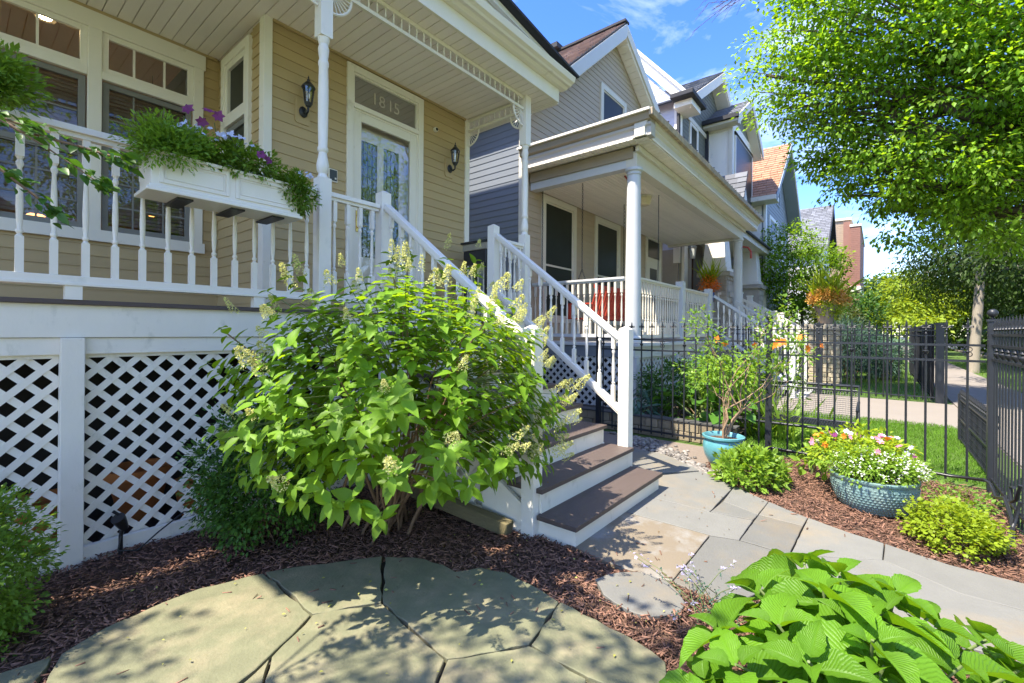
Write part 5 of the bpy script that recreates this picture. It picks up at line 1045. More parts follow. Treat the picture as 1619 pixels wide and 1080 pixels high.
for i in range(26):
    a = base+np.array([RNG.normal()*.16, RNG.normal()*.12, 0]); b = tips[RNG.integers(len(tips))]; m_ = c0+(b-c0)*.25+RNG.normal(size=3)*.08; m_[2] = .55+RNG.random()*.3
    paths.append(curve(a, m_, 5, -.2, .1)+curve(m_, b, 4)[1:])
m = MB()
for p in paths[:9]: part('stem', MB().tube(p, [.014-.0014*i for i in range(len(p))], 7), STEM, hy, 60)
stems(hy, STEM, paths[9:], .010, .003); 
top = [t for t in tips if (t[2] > .75 or t[0] > 2.1) and t[1] < 2.9 and np.linalg.norm((t-c0)/rr) > .84 and RNG.random() < .8]
stems(hy, GSTEM, [curve(t-(t-c0)*.5, t, 4) for t in tips[::2]], .004, .002, 'twig', 4)
def panicle(nf=200, L_=.17, r=.055, mat=None):
    P = []; D_ = []; n = nf
    for i in range(n):
        t = RNG.random()**.8; rr_ = r*(1-t*.85)*RNG.uniform(.55, 1.1); a = RNG.random()*6.28; p = np.array([rr_*math.cos(a), rr_*math.sin(a), t*L_]); P.append(p); D_.append(RNG.normal(size=3)+np.array([math.cos(a), math.sin(a), .4]))
    P = np.array(P); D_ = np.array(D_); V, F, U = place(LT['petal'], P, frames(D_, RNG.normal(size=(n, 3))+[0, 0, .3]), RNG.uniform(.010, .019, n))
    return npmesh('flower_panicle', V, F, mat or FL['pan'], U)
PAN = [panicle(), panicle(220, .14, .068), panicle(150, .20, .045)]
cand = sorted(top, key=lambda t: -(t[2]*.1+t[0]*.2-t[1]*.4+RNG.random()*1.6))[:105]+[np.array(q) for q in ((1.08, 2.85, 1.52), (1.2, 2.7, 1.28), (2.56, 1.84, .86), (2.5, 1.78, .78), (2.62, 1.82, 1.02), (1.16, 2.8, 1.22), (3.0, 2.85, 2.2), (2.7, 2.4, 1.75))]
for tp in cand:
    ax = Vector(tp-c0+np.array([0, 0, .9])).normalized(); Mx = Matrix.Translation(Vector(tp)+ax*.08) @ ax.to_track_quat('Z', 'Y').to_matrix().to_4x4() @ Matrix.Scale(RNG.uniform(.42, .78), 4)
    inst('flower_panicle', PAN[RNG.integers(3)], hy, None, mat4=Mx)
# ---- generic bush
def bush(name, label, cat, base, c, r, mat, tn, size, nclump, per, crad, single=0, smat=STEM, nst=7, droop=.1, zmin=-.5, upb=1.0, rmin=.6, group=None, outw=.8):
    t = thing(name, label, cat, base, group); cl = ell_pts(nclump, c, r, rmin, 1, zmin); foliage(t, mat, tn, *clump_leaves(cl, crad, per, size, c, droop, outw, upb), single=single)
    if nst: stems(t, smat, [curve(np.array(base)+[RNG.normal()*r[0]*.15, RNG.normal()*r[1]*.15, 0], cl[i], 5) for i in range(min(nst, len(cl)))], max(.003, size*.12), max(.0015, size*.04), 'stem')
    return t, cl
bush('dark_shrub', 'dark small leaved shrub between the lattice and the hydrangea', 'shrub', (1.42, 3.35, 0), (1.42, 3.35, .50), (.50, .36, .50), LF['yew'], 'small', .032, 260, 55, .085, nst=12, rmin=.5, zmin=-.8)
bush('boxwood_shrub', 'small leaved green shrub at the left edge against the lattice', 'shrub', (-.02, 3.25, 0), (-.02, 3.25, .36), (.34, .34, .46), LF['fern'], 'small', .028, 220, 60, .07, nst=6, rmin=.5, zmin=-.9)
# ---- foreground broad-leaved hydrangea
fg = thing('broad_leaved_plant', 'bright green broad leaved hydrangea at the bottom right corner', 'plant', (2.0, .05, 0))
H = np.array([(2.37, .25, .49), (2.13, .38, .43), (2.35, .12, .5), (2.37, -.06, .47), (1.88, .47, .35), (1.9, .28, .44), (2.01, .06, .48), (2.31, -.15, .44), (2.44, -.32, .36), (1.72, .38, .35), (1.75, .17, .44), (1.9, -.02, .43), (2.1, -.22, .41), (2.37, -.39, .32), (1.6, .28, .30), (1.7, .05, .33), (1.94, -.17, .31), (2.24, -.38, .25), (1.71, .48, .24), (2.12, .16, .52), (1.92, .01, .49), (2.2, -.02, .46), (2.15, .28, .40), (1.6, .42, .2), (2.5, .05, .3), (2.45, .3, .28)])
pos, d, up, sz = [], [], [], []; cc = np.array([2.08, .04, -.1])
for tp in H:
    ax = tp-cc; ax /= np.linalg.norm(ax); ax = ax*.6+np.array([0, 0, .6]); ax /= np.linalg.norm(ax); a0 = RNG.random()*6.28; u = np.cross(ax, [0, 1, 0.]); u /= np.linalg.norm(u); v = np.cross(ax, u)
    for k in range(9):
        an = a0+(k//2)*1.5+(k % 2)*3.1416+RNG.normal()*.2; dd = u*math.cos(an)+v*math.sin(an); lift = (.95, .45, .1, -.2, -.4)[k//2]
        q = dd+ax*lift; pos.append(tp-ax*(.0, .025, .06, .11, .15)[k//2]+dd*.02); d.append(q); up.append(ax*1.0-dd*(lift*.9)+RNG.normal(size=3)*.32); sz.append((.12, .19, .225, .21, .18)[k//2]*RNG.uniform(.6, 1.15))
foliage(fg, LF['big'], 'bigs', pos, d, up, sz, single=300)
for tp in H: part('stem', MB().tube(curve((2.05+RNG.normal()*.08, .05+RNG.normal()*.08, 0), tp, 5), [.009, .008, .007, .006, .005], 6), GSTEM, fg, 60)
# ---- second clump entering bottom right edge
# ---- chartreuse and lime mounds by the path
bush('chartreuse_plant', 'chartreuse bushy plant in front of the turquoise pot', 'plant', (4.95, .98, 0), (4.95, .98, .16), (.32, .30, .22), LF['chart'], 'hyd', .060, 100, 16, .055, smat=GSTEM, nst=12, zmin=-.5, rmin=.5, upb=.6, single=260, droop=-.6)
bush('lime_plant', 'lime green mounded plant at the right beside the fence hose', 'plant', (4.40, -.42, 0), (4.42, -.42, .13), (.30, .26, .19), LF['lime'], 'round', .026, 130, 26, .05, smat=GSTEM, nst=8, zmin=-.4, rmin=.5, upb=1.6, droop=.05)
# ---- turquoise pot with twisting small tree
tp_ = thing('turquoise_pot', 'glazed turquoise pot standing on pebbles by the path', 'pot', (5.5, 1.36, 0))
part('body', MB().lathe([(.001, .0), (.13, .0), (.155, .04), (.195, .12), (.215, .20), (.212, .26), (.195, .30), (.205, .315), (.222, .325), (.222, .345), (.205, .35), (.19, .34), (.18, .30), (.18, .29)], (5.5, 1.36, 0), 40, False), TEAL, tp_, 50)
part('soil', MB().lathe([(.001, .305), (.185, .30)], (5.5, 1.36, 0), 24, False), MULCH, tp_)
pt = thing('potted_tree', 'slender twisting small tree growing from the turquoise pot', 'small tree', (5.5, 1.36, .3))
ends = [(5.55, 1.55, 1.40), (5.62, 1.42, 1.22), (5.72, 1.15, 1.15), (6.0, .85, 1.20), (5.95, 1.0, 1.55), (5.6, 1.62, 1.05), (6.02, .78, .98), (5.7, 1.3, .95), (5.45, 1.7, 1.15), (5.85, 1.1, 1.3), (5.50, 1.62, 1.62), (6.05, .90, 1.72), (5.9, .75, 1.35)]
trs = []
for i, e in enumerate(ends):
    mid = (5.53+.03*(i % 3), 1.40-.06*(i % 2), .55+.03*i) if i % 2 else (5.65+.02*i, 1.22, .62)
    trs.append(curve((5.5+.01*(i % 3), 1.36, .30), mid, 4, .2, .12)+curve(mid, e, 5, -.2, .12)[1:])
for p in trs[:4]: part('trunk', MB().tube(p, [.013, .012, .011, .010, .008, .006, .005, .004][:len(p)], 7), pm('smooth_twig_bark', (.26, .17, .10), .7, .2, 20) if 'smooth_twig_bark' not in MATS else MATS['smooth_twig_bark'], pt, 60)
stems(pt, MATS['smooth_twig_bark'], trs[4:], .007, .003, 'branch')
cl = np.vstack([np.array(e)+RNG.normal(size=(9, 3))*.11 for e in ends]); foliage(pt, LF['fern'], 'small', *clump_leaves(cl, .07, 15, .050, (5.7, 1.2, 1.0), .2, .5, 1.0), single=280)
# ---- blue-grey ceramic planter with alyssum
bp_ = thing('ceramic_planter', 'wide blue grey textured ceramic planter on the mulch', 'planter', (5.0, .05, 0))
PR = [(.001, 0), (.18, 0), (.225, .03), (.272, .11), (.295, .19), (.30, .24), (.296, .27), (.307, .28), (.307, .30), (.287, .305), (.275, .27), (.265, .25)]
part('body', MB().lathe(PR, (4.96, .03, 0), 48, False), TEALD, bp_, 50); part('soil', MB().lathe([(.001, .26), (.275, .255)], (4.96, .03, 0), 24, False), SOIL, bp_)
m = MB()
for r_ in range(10):
    for i in range(60):
        z = .04+r_*.022; R_ = np.interp(z, [.03, .11, .19, .24, .27], [.226, .273, .296, .301, .297]); a = (i+.5*(r_ % 2))*2*math.pi/60; q_ = 2*math.pi/60*.42
        c_ = [(a-q_, z), (a, z-.010), (a+q_, z), (a, z+.010)]; k_ = len(m.v); m.v += [(4.96+(R_-.001)*math.cos(b), .03+(R_-.001)*math.sin(b), zz) for b, zz in c_]+[(4.96+(R_+.0035)*math.cos(a), .03+(R_+.0035)*math.sin(a), z)]; m.f += [(k_, k_+1, k_+4), (k_+1, k_+2, k_+4), (k_+2, k_+3, k_+4), (k_+3, k_, k_+4)]
part('relief_pattern', m, TEALD, bp_, kind='stuff')
fp_, _ = bush('flowering_plant', 'white alyssum and pink blooms spilling over the blue grey planter', 'plant', (5.0, .03, .29), (4.94, .02, .38), (.31, .33, .14), LF['chart'], 'small', .030, 150, 26, .06, smat=GSTEM, nst=8, zmin=-.7, rmin=.4)
fq, _ = bush('flowering_plant', 'taller mixed green plant with pink and orange blooms at the back of the planter', 'plant', (5.2, .1, .29), (5.14, .12, .45), (.30, .36, .18), LF['lime'], 'hyd', .045, 90, 18, .06, smat=GSTEM, nst=8, zmin=-.6, rmin=.4)
def flowers(root, mat, pts, petals=5, size=.02, name='flower', single=False, jn='flowers', face=None):
    P, D_, Up, Sz = [], [], [], []
    for p in pts:
        ax = RNG.normal(size=3)*.5+(np.array([0, 0, 1]) if face is None else np.array(face)); ax /= np.linalg.norm(ax); u = np.cross(ax, [.3, .9, .1]); u /= np.linalg.norm(u); v = np.cross(ax, u)
        for k in range(petals):
            a = 6.283*k/petals; dd = u*math.cos(a)+v*math.sin(a); P.append(p); D_.append(dd+ax*.35); Up.append(ax); Sz.append(size*RNG.uniform(.85, 1.15))
    P = np.array(P); 
    V, F, U = place(LT['petal'], P-np.array(ORG[root.name]), frames(np.array(D_), np.array(Up)), np.array(Sz)); o = bpy.data.objects.new(name, npmesh(name, V, F, mat, U)); C.objects.link(o); o.parent = root
    if len(pts) > 3: o['kind'] = 'stuff'
def dome(n, c, r, zmin=.0): return ell_pts(n, c, r, .93, 1.04, zmin)
q = dome(150, (4.92, .0, .38), (.31, .33, .14), -.2); q = q[q[:, 0] < 5.02]
flowers(fp_, FL['wht'], np.repeat(q, 5, 0)+RNG.normal(size=(len(q)*5, 3))*.012, 4, .008, 'alyssum_bloom')
for n_, m_, s_ in ((12, 'pnk', .028), (10, 'lil', .026), (7, 'orn', .030), (6, 'pur', .026), (8, 'wht', .026)):
    for p in dome(n_, (5.14, .12, .45), (.31, .38, .19), .05): flowers(fq, FL[m_], [p], 6, s_, 'bloom', face=(-.5, -.3, .8))
# ---- leafy plants behind/beside: small things in the bed
bush('leafy_seedling', 'small yellow green leafy plant by the foot of the iron fence', 'plant', (5.7, .55, 0), (5.65, .52, .16), (.28, .2, .12), LF['chart'], 'hyd', .085, 12, 7, .05, smat=GSTEM, nst=4, single=80)
bush('ground_plant', 'low green weeds under the fence rail near the corner post', 'plant', (5.6, -.6, 0), (5.6, -.55, .05), (.4, .22, .07), LF['fern'], 'small', .04, 40, 12, .06, nst=0)
# ---- catmint with violet spikes
cm = thing('catmint', 'thin catmint stems with small violet flowers beside the stepping stone', 'plant', (2.45, .66, 0)); sp = [((2.45+RNG.normal()*.10, .66+RNG.normal()*.10, 0), (2.45+RNG.normal()*.22, .66+RNG.normal()*.2, .16+RNG.random()*.14)) for _ in range(16)]
cv = [curve(a, b, 5) for a, b in sp]; stems(cm, GSTEM, cv, .0025, .0015)
foliage(cm, LF['blue'], 'small', np.array([p for c_ in cv for p in c_[:-1] for _ in range(4)])+RNG.normal(size=(len(cv)*16, 3))*.008, RNG.normal(size=(len(cv)*16, 3)), RNG.normal(size=(len(cv)*16, 3))+[0, 0, 1], np.full(len(cv)*16, .018))
flowers(cm, FL['lil'], np.array([np.array(c_[-1])*(1-t)+np.array(c_[-2])*t+RNG.normal(size=3)*.008 for c_ in cv for t in np.linspace(0, .7, 7)]), 3, .011, 'violet_spikes')
# ---- neighbour's bed behind the fence
bush('ligularia', 'large round leaved plant behind the fence by the turquoise pot', 'plant', (6.95, 2.0, .14), (6.95, 2.0, .45), (.50, .62, .34), LF['lig'], 'round', .20, 34, 3, .08, smat=GSTEM, nst=10, zmin=-.6, rmin=.5, upb=1.5, single=300, droop=.5)
bush('purple_plant', 'reddish purple leaved plant under the round leaves behind the fence', 'plant', (6.9, 2.2, .14), (6.95, 2.15, .25), (.4, .5, .18), LF['dim'], 'hyd', .10, 20, 5, .08, nst=4, single=60)
bush('fern_plant', 'bright ferny clump behind the potted tree', 'plant', (7.3, 1.75, .14), (7.3, 1.7, .75), (.30, .42, .35), LF['chart'], 'strap', .15, 50, 8, .08, smat=GSTEM, nst=8, zmin=-.4, upb=.7)
bush('hosta', 'blue green hosta at the foot of the neighbour lattice beside the newel', 'plant', (6.7, 3.0, .14), (6.75, 2.95, .32), (.30, .36, .20), LF['blue'], 'strap', .20, 22, 4, .05, smat=GSTEM, nst=5, upb=1.2, single=90)
bush('hedge_bush', 'dense dark green bush in front of the neighbour lattice', 'shrub', (7.5, 2.6, .14), (7.55, 2.65, .62), (.42, .62, .42), LF['yew'], 'small', .055, 130, 28, .10, nst=6, zmin=-.7)
bush('hedge_bush', 'mid green leafy bush under the far end of the neighbour porch', 'shrub', (8.7, 2.5, 0), (9.0, 2.5, .5), (.9, .5, .5), LF['yew'], 'hyd', .08, 90, 16, .14, nst=6, zmin=-.7)
ly = thing('daylily', 'orange daylilies on tall stems behind the potted tree', 'flower', (7.35, 1.1, .1)); lp_ = []
for i in range(11):
    e = (7.35+RNG.normal()*.14, 1.12+RNG.normal()*.32, 1.30+RNG.random()*.16); part('flower_stem', MB().tube(curve((7.35+RNG.normal()*.06, 1.2+RNG.normal()*.1, 0), e, 5), .005, 5), GSTEM, ly, 60); lp_.append(e)
for e in lp_: flowers(ly, FL['orn'], [np.array(e)], 6, .062, 'bloom', face=(-.7, -.4, .5))
n = 70; foliage(ly, LF['chart'], 'blade', np.array([7.35, 1.2, .0])+RNG.normal(size=(n, 3))*[.12, .2, .0], RNG.normal(size=(n, 3))*[.45, .45, .1]+[0, 0, 1], RNG.normal(size=(n, 3))+[0, 0, .1], RNG.uniform(.5, .85, n), single=70)
# ---- window boxes: plants
def wplants(dx, sfx, full=True):
    t = thing('feathery_plant', 'feathery green plant spilling over the left end of the white flower box'+sfx, 'plant', (.92+dx, 3.7, 2.57))
    cl = ell_pts(110, (.92+dx, 3.62, 2.68), (.23, .15, .15), .3, 1, -.8); foliage(t, LF['fern'], 'ash', *clump_leaves(cl, .07, 60, .034, (.9+dx, 3.7, 2.6), .1, 1.0, .4, .7))
    return t
wl = wplants(0, ''); 
flowers(wl, FL['blu'], ell_pts(20, (1.05, 3.54, 2.80), (.16, .10, .07), .7, 1, -.3), 5, .018, 'pale_blue_blooms', face=(-.3, -1, .3))
bush('petunia', 'green petunia plant with dark purple blooms in the middle of the flower box', 'plant', (1.35, 3.7, 2.57), (1.36, 3.66, 2.69), (.29, .16, .14), LF['fern'], 'hyd', .038, 90, 24, .055, smat=GSTEM, nst=5, zmin=-.5)
pe = bpy.data.objects['petunia']
for p in ((.98, 3.64, 2.93), (1.10, 3.66, 2.97), (1.16, 3.64, 2.95), (1.42, 3.60, 2.75), (1.47, 3.60, 2.73), (1.05, 3.6, 2.86)): flowers(pe, FL['pur'], [np.array(p)+[0, -.08, .02]], 6, .042, 'bloom', face=(-.3, -1, .4)); part('flower_stem', MB().tube(curve((p[0]+.05, 3.7, 2.58), p, 4), .003, 5), GSTEM, pe, 60)
flowers(pe, FL['blu'], ell_pts(14, (1.25, 3.52, 2.82), (.12, .06, .05), .7, 1, -.3), 5, .018, 'lilac_blooms', face=(-.3, -1, .4))
t, _ = bush('trailing_plant', 'trailing green plant at the right end of the flower box against the post', 'plant', (1.74, 3.68, 2.57), (1.72, 3.60, 2.58), (.13, .12, .14), LF['fern'], 'ash', .032, 60, 60, .05, smat=GSTEM, nst=4, zmin=-.9, rmin=.3)
flowers(t, FL['blu'], ell_pts(12, (1.72, 3.5, 2.70), (.08, .06, .04), .7, 1, -.3), 5, .016, 'pale_blue_blooms', face=(-.3, -1, .3))
dup(fb, Vector((1.25-1.72, 3.7, 2.3)), 'second white flower box hung on the rail past the left edge')
t = thing('feathery_plant', 'feathery green plant hanging over the rail at the left edge', 'plant', (.1, 3.68, 2.6)); cl = ell_pts(50, (.12, 3.62, 2.80), (.15, .12, .13), .3, 1, -.8); foliage(t, LF['fern'], 'ash', *clump_leaves(cl, .075, 60, .04, (.08, 3.7, 2.6), .1, 1.0, .4, .7))
# ---- path light, clay pots under the porch, litter
sl = thing('garden_spotlight', 'black garden spotlight on a stake in front of the lattice', 'garden light', (.70, 3.78, 0))
part('stake', MB().tube([(.70, 3.80, -.02), (.70, 3.80, .16), (.71, 3.79, .22)], .012, 7), BLACKP, sl, 60); part('head', MB().tube([(.72, 3.80, .20), (.69, 3.78, .27), (.68, 3.77, .29)], [.022, .036, .038], 12).tube([(.70, 3.79, .29), (.66, 3.80, .33)], .010, 6), BLACKP, sl, 50)
part('cable', MB().tube([(.70, 3.79, .16), (.68, 3.77, .08), (.78, 3.76, .05), (.9, 3.80, .12), (1.05, 3.83, .20), (1.2, 3.8, .18)], .005, 6), BLACKP, sl, 60)
for x, y, s, lab in ((.42, 4.35, 1.0, 'orange clay pot stored behind the left lattice post'), (.95, 4.55, 1.15, 'orange clay pot stored behind the lattice near the spotlight'), (1.25, 4.3, .8, 'small clay pot behind the lattice beside the dark shrub')):
    t = thing('clay_pot', lab, 'pot', (x, y, 0), 'clay pots under the porch'); part('body', MB().lathe([(.10*s, 0), (.17*s, .30*s), (.19*s, .30*s), (.19*s, .36*s), (.16*s, .36*s), (.15*s, .3*s)], (x, y, 0), 24), CLAYO, t, 50)
n = 170; pos = np.stack([RNG.uniform(.2, 2.7, n), RNG.uniform(.8, 3.6, n), np.full(n, .047)], 1); dd = RNG.normal(size=(n, 3)); dd[:, 2] *= .15
V, F, U = place(LT['small'], pos, frames(dd, RNG.normal(size=(n, 3))*.25+[0, 0, 1]), RNG.uniform(.008, .026, n)); stuff_obj('fallen_leaves', V, F, leafmat('fallen_leaf', (.36, .36, .09), .4, .2), 'tiny yellow fallen leaves scattered over mulch and flagstones', 'leaf litter', U)
n = 60; px_ = RNG.uniform(2.7, 5.0, n); py_ = RNG.uniform(.2, 1.55, n); P3 = np.stack([px_, py_, np.full(n, .039)], 1)
k_ = 16; P3 = np.vstack([P3, np.stack([RNG.uniform(2.8, 4.1, k_), 1.60+.2875*np.arange(k_).__mod__(4)+RNG.uniform(.02, .2, k_), .1858*(1+np.arange(k_) % 4)+.004], 1)]); n += k_; dd = RNG.normal(size=(n, 3)); dd[:, 2] *= .12
V, F, U = place(LT['small'], P3, frames(dd, RNG.normal(size=(n, 3))*.2+[0, 0, 1]), RNG.uniform(.006, .022, n)); stuff_obj('fallen_leaves', V, F, leafmat('dry_leaf', (.20, .12, .05), .5, .2), 'small dry leaves scattered on the stone path and brown stair treads', 'leaf litter', U)
# ================================================================== TREES
def tree(name, label, base, lobes, mat, tn, size, per_m2, crad, tr, limbs=True, bark=BARK, group=None, per=26, upb=1.3, droop=.45, cat='tree', trunk_top=None, flat=.8):
    t = thing(name, label, cat, base, group); cl = []; own = []
    for i, (x, y, z, r) in enumerate(lobes):
        k = max(4, int(per_m2*r*r*4)); q = ell_pts(k, (x, y, z), (r, r, r*.8), .45, 1.05, -1); cl.append(q); own += [i]*len(q)
    cl = np.vstack(cl); cc_ = np.mean([l[:3] for l in lobes], 0)
    L5 = list(clump_leaves(cl, crad, per, size, cc_, droop, .4, upb)); own_ = np.repeat(cl, per, 0); L5[0][:, 2] = own_[:, 2]+(L5[0][:, 2]-own_[:, 2])*flat-.10*np.linalg.norm(L5[0][:, :2]-own_[:, :2], axis=1); foliage(t, mat, tn, *L5, jname='crown')
    b = np.array(base, float); tt = np.array(trunk_top if trunk_top is not None else (b[0], b[1], min(l[2] for l in lobes)+.5)); m = MB()
    part('trunk', MB().tube([tuple(b*(1-s)+tt*s+np.array([math.sin(s*5)*.06, math.cos(s*4)*.06, 0])*tr*3) for s in np.linspace(0, 1, 6)], [tr*1.25, tr*1.05, tr, tr*.95, tr*.88, tr*.8], 14), bark, t, 70)
    if limbs:
        m = MB()
        for i, (x, y, z, r) in enumerate(lobes):
            c_ = curve(tt+RNG.normal(size=3)*.1, (x, y, z), 6, .15, .10); m.tube(c_, [tr*.42, tr*.34, tr*.28, tr*.2, tr*.14, tr*.08], 6)
            for j in range(5):
                e = cl[[k for k, o_ in enumerate(own) if o_ == i][j*2 % max(1, own.count(i))]]; m.tube(curve(c_[3], e, 4, 0, .08), [tr*.12, tr*.08, tr*.05, tr*.02], 4)
        part('limbs', m, bark, t, 60)
    return t
A_ = [(12.33, 2.15, 7.7, .7), (12.5, 1.85, 6.9, .6), (12.87, 1.45, 8.82, 1.1), (12.29, .69, 8.58, 1.8), (12.43, -.27, 7.97, 2), (12.56, -1.23, 7.64, 2), (12.54, -1.99, 7.07, 2), (12.62, 1.4, 6.67, .7), (12.73, .95, 7.17, 1.5), (12.92, -.08, 6.77, 1.8), (12.33, -.95, 6.26, 1.9), (12.39, -1.82, 5.76, 2.0), (13.4, 1.15, 5.79, .5), (13.49, .6, 5.91, .9), (12.92, -.08, 5.38, 1.3), (12.94, -.9, 5.06, 1.6), (13.05, -1.83, 4.64, 1.8), (14.26, .64, 5.0, .5), (14.32, -.22, 4.47, .5), (13.81, -1.18, 4.0, 1.1), (12.78, -3.09, 6.31, 2), (12.79, -3.1, 4.08, 2), (11.61, -.05, 9.51, 2), (11.37, -1.34, 8.74, 2), (12.35, 1.42, 10.09, 1.2)]
tree('street_tree', 'large bright green street tree whose crown fills the upper right', (13.2, -4.6, 0), A_, LF['ash'], 'small', .115, 4.2, .40, .34, per=62, trunk_top=(13.0, -4.2, 3.6), flat=.38)
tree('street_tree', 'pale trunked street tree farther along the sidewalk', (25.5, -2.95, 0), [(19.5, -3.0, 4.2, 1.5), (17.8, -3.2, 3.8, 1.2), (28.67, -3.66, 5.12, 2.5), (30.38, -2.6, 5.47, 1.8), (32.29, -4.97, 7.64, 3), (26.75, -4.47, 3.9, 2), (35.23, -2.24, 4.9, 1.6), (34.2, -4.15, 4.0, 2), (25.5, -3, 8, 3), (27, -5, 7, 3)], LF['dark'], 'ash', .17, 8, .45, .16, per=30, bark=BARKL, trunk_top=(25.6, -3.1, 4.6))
tree('garden_tree', 'rounded bright green small tree in front of the pale grey house', (25, 2.8, 0), [(23.6, 3.9, 4.5, 1.0), (24.4, 3.2, 5.5, 1.4), (26.0, 2.4, 4.8, 1.3), (24.5, 3.2, 3.6, 1.4), (26, 2.3, 3.4, 1.2), (25, 2.9, 2.4, 1.2)], LF['ash'], 'small', .15, 12, .26, .07, per=26, cat='small tree')
tree('garden_tree', 'yellow green tree in sun at the end of the sidewalk', (46, -2.6, 0), [(44.88, -1.46, 4.29, 2.2), (46.08, -2.93, 3.83, 2.0), (49.73, -4.27, 4.48, 2.2), (49.17, -.4, 3.02, 1.6), (40.14, -1.94, 2.2, 1.3)], LF['lime'], 'small', .30, 5, .5, .12, per=20)
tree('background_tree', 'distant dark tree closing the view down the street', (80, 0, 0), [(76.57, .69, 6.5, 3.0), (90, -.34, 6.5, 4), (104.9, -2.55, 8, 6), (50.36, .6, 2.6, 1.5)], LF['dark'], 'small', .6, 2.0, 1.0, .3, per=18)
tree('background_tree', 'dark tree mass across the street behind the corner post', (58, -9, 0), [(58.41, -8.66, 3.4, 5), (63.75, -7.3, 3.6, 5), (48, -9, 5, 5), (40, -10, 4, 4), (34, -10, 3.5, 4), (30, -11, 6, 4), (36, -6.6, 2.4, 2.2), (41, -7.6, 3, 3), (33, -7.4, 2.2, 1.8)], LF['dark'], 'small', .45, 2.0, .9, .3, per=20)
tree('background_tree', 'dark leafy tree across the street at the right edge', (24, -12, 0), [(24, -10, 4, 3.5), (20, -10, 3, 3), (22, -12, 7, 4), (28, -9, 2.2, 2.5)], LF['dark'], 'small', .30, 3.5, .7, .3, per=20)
# trees mirrored in the glass
tree('street_tree', 'street tree in front of the house, mirrored in the window glass', (7.5, -8.5, 0), [(4, -8, 5.5, 2.6), (6, -9, 8, 2.6), (2, -8, 8, 2.4), (9, -8, 6, 2.8), (11.5, -7.5, 6.2, 2.6), (9, -9, 9.5, 2.6), (12, -8.5, 9, 2.6)], LF['ash'], 'ash', .2, 4.5, .5, .2, per=20)
tree('street_tree', 'street tree across the road, mirrored in the door glass', (-6, -12, 0), [(-6, -12, 6, 3), (-3, -13, 7.5, 2.6), (-9, -12, 7.5, 2.6)], LF['ash'], 'ash', .25, 3.5, .6, .2, per=18)
# tree at the left whose twigs reach into view and dapple the patio
lt_ = thing('garden_tree', 'leafy tree branch reaching in at the left edge in front of the rail', 'small tree', (-1.9, 2.6, 0))
part('trunk', MB().tube([(-1.9, 2.6, 0), (-1.85, 2.62, 1.2), (-1.75, 2.6, 2.4), (-1.8, 2.8, 3.8), (-2.0, 3.2, 5.6)], [.08, .07, .06, .05, .03], 10), BARK, lt_, 60)
tw = [[(-1.75, 2.6, 2.2), (-1.0, 2.55, 2.45), (-.4, 2.5, 2.42), (0.0, 2.4, 2.28), (.20, 2.28, 2.14), (.33, 2.17, 2.02)], [(-.4, 2.5, 2.42), (.0, 2.45, 2.16), (.13, 2.38, 2.03), (.24, 2.33, 1.92)], [(0.0, 2.4, 2.28), (.15, 2.38, 2.20), (.30, 2.30, 2.17), (.40, 2.2, 2.13)], [(-.4, 2.5, 2.42), (-.05, 2.6, 2.35), (.1, 2.6, 2.3), (.19, 2.55, 2.27)]]
for p in tw: part('twig', MB().tube(p, [.006-.0008*i for i in range(len(p))], 6), STEM, lt_, 60)
P, D_, U_, Z_ = [], [], [], []
for p in tw:
    for a, b in zip(p[1:], p[2:]+[p[-1]]):
        a, b = np.array(a), np.array(b)
        for s in np.linspace(0, 1, 9):
            for sd_ in (-1, 1): P.append(a*(1-s)+b*s+RNG.normal(size=3)*.015); D_.append(np.array([.6, -.3, -.25])+sd_*np.array([.4, .8, .1])+RNG.normal(size=3)*.35); U_.append(np.array([0, 0, 1.])+RNG.normal(size=3)*.4); Z_.append(RNG.uniform(.035, .058))
foliage(lt_, LF['yew'], 'hyd', P, D_, U_, Z_, single=120)
def over(n, x0, x1, y0, y1):    # crown clumps up the sun's ray from a stretch of patio
    z = RNG.uniform(4.7, 6.0, n); return np.stack([RNG.uniform(x0, x1, n)-.51*z, RNG.uniform(y0, y1, n)+.22*z, z], 1)
cl = np.vstack([over(50, -.6, .62, 1.0, 3.1), over(38, 1.0, 2.3, .6, 1.9), over(8, .7, 1.2, .8, 1.7)])
foliage(lt_, LF['ash'], 'small', *clump_leaves(cl, .17, 24, .095, (-2.5, 3.2, 6), .3, .3, 1.5), jname='crown')
for c_ in cl[::6]: part('limb', MB().tube(curve((-1.9, 3.0, 4.6), c_, 4), [.02, .012, .008, .004], 5), BARK, lt_, 60)
# twig against the sky
# ---- urn on the pier, porch planter, junipers, far shrubs
ur = thing('flower_urn', 'tall weathered urn standing on the stone gate pier', 'urn', (16.2, 1.25, 1.78)); part('body', MB().lathe([(.001, 0), (.16, 0), (.18, .05), (.24, .35), (.29, .52), (.31, .55), (.27, .55)], (16.15, 1.22, 1.78), 20), pm('weathered_urn', (.26, .22, .19), .8), ur, 50)
u2 = thing('urn_flowers', 'golden orange flowers with grass spikes overflowing the urn', 'plant', (16.15, 1.22, 2.3)); foliage(u2, FL['yel'], 'small', *clump_leaves(ell_pts(90, (16.1, 1.15, 2.55), (.42, .52, .24), .6, 1, -.6), .10, 26, .06, (16.1, 1.2, 2.4), .2, .5, 1))
foliage(u2, LF['lime'], 'small', *clump_leaves(ell_pts(30, (16.05, 1.15, 2.30), (.36, .42, .22), .6, 1, -1), .12, 20, .08, (16.1, 1.2, 2.4), .5, .5, 1), jname='trailing_leaves')
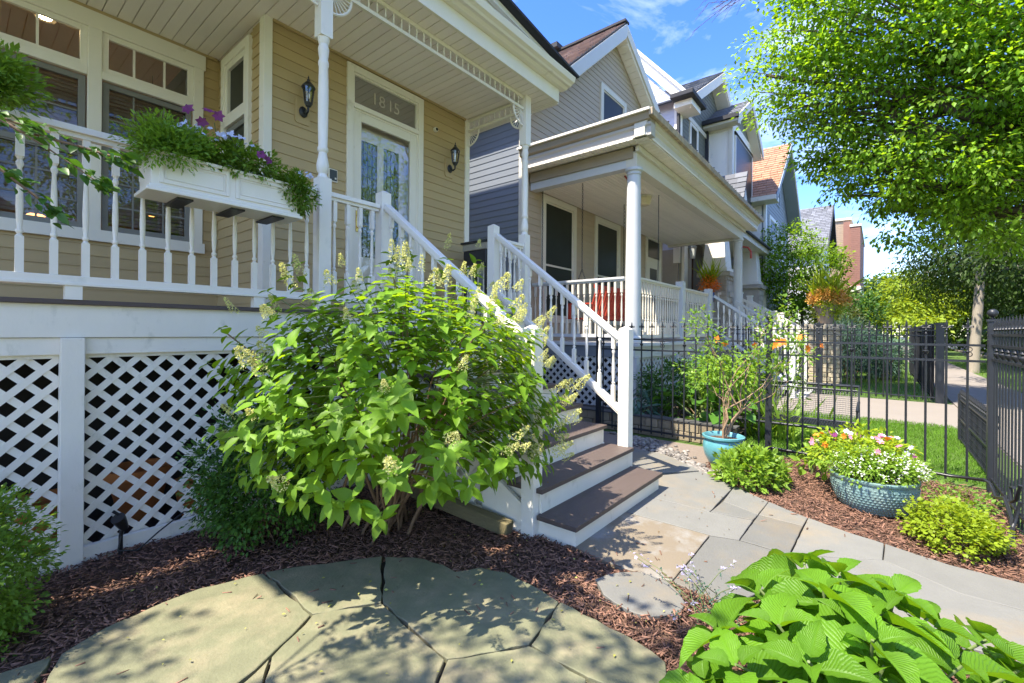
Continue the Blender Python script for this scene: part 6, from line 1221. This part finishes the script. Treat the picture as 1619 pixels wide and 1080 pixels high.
n = 90; foliage(u2, LF['lime'], 'blade', np.array([16.15, 1.15, 2.5])+RNG.normal(size=(n, 3))*[.1, .14, .0], RNG.normal(size=(n, 3))*[.5, .5, .1]+[0, 0, 1], RNG.normal(size=(n, 3))+[0, 0, .1], RNG.uniform(.6, 1.15, n), jname='grass_spikes')
p3 = thing('porch_planter', 'blue planter of orange flowers and spiky grass on the far stone porch', 'planter', (16.4, 4.7, 2.8)); part('pot', MB().lathe([(.14, 2.3), (.22, 2.85), (.2, 2.9)], (16.2, 4.55, 0), 14), pm('blue_glaze', (.05, .12, .35), .3), p3, 50)
foliage(p3, FL['orn'], 'small', *clump_leaves(ell_pts(40, (16.2, 4.5, 3.15), (.3, .3, .28), .5, 1, -.8), .1, 26, .06, (16.2, 4.5, 3.1), .2, .5, 1), jname='orange_flowers'); n = 60
foliage(p3, LF['lime'], 'blade', np.array([16.2, 4.5, 3.2])+RNG.normal(size=(n, 3))*[.1, .1, .0], RNG.normal(size=(n, 3))*[.5, .5, .1]+[0, 0, 1], RNG.normal(size=(n, 3))+[0, 0, .1], RNG.uniform(.5, .9, n), jname='grass_spikes')
bush('blue_juniper', 'blue green juniper behind the far fence posts', 'shrub', (18.5, .9, 0), (18.6, .9, .95), (1.0, 1.0, .9), LF['blue'], 'thin', .16, 150, 40, .22, nst=5, zmin=-.8)
bush('blue_juniper', 'second taller blue green juniper nearer the sidewalk', 'shrub', (19.5, -.1, 0), (19.6, .1, .8), (.9, .8, .75), LF['blue'], 'thin', .16, 120, 40, .22, nst=5, zmin=-.8)
bush('far_shrub', 'dark green shrub low behind the far front fence', 'shrub', (22, 0, 0), (22.5, -.05, .55), (1.8, .6, .55), LF['yew'], 'small', .12, 120, 24, .22, nst=5, zmin=-.8)
bush('far_shrub', 'reddish brown shrub in shade below the brick building', 'shrub', (23.5, 1.6, 0), (23.8, 1.5, 1.6), (1.5, 1.0, 1.3), LF['dim'], 'small', .14, 120, 24, .25, nst=5, zmin=-.8)
bush('far_shrub', 'green climbing shrub beside the distant lavender house', 'shrub', (36, 1.2, 0), (36, 1.0, 2.3), (2.6, 1.3, 2.3), LF['yew'], 'small', .22, 130, 22, .4, nst=5, zmin=-.9)
# branch ends against the sky, top centre
tb = thing('bare_twigs', 'bare dark twigs against the sky at the top centre right', 'branch', (12.4, 3.2, 10.3)); base = np.array([12.7, 2.0, 10.4])
for i in range(9):
    e = base+np.array([-.3+RNG.normal()*.25, 1.3+RNG.random()*.6, -.35+RNG.normal()*.28]); c_ = curve(base, e, 6, 0, .12); part('twig', MB().tube(c_, [.016, .013, .010, .008, .006, .004], 5), BARK, tb, 60)
    for k in range(3): part('twig', MB().tube(curve(c_[2+k], np.array(c_[2+k])+[RNG.normal()*.1, .35, RNG.normal()*.22], 4, 0, .1), [.006, .005, .004, .003], 4), BARK, tb, 60)
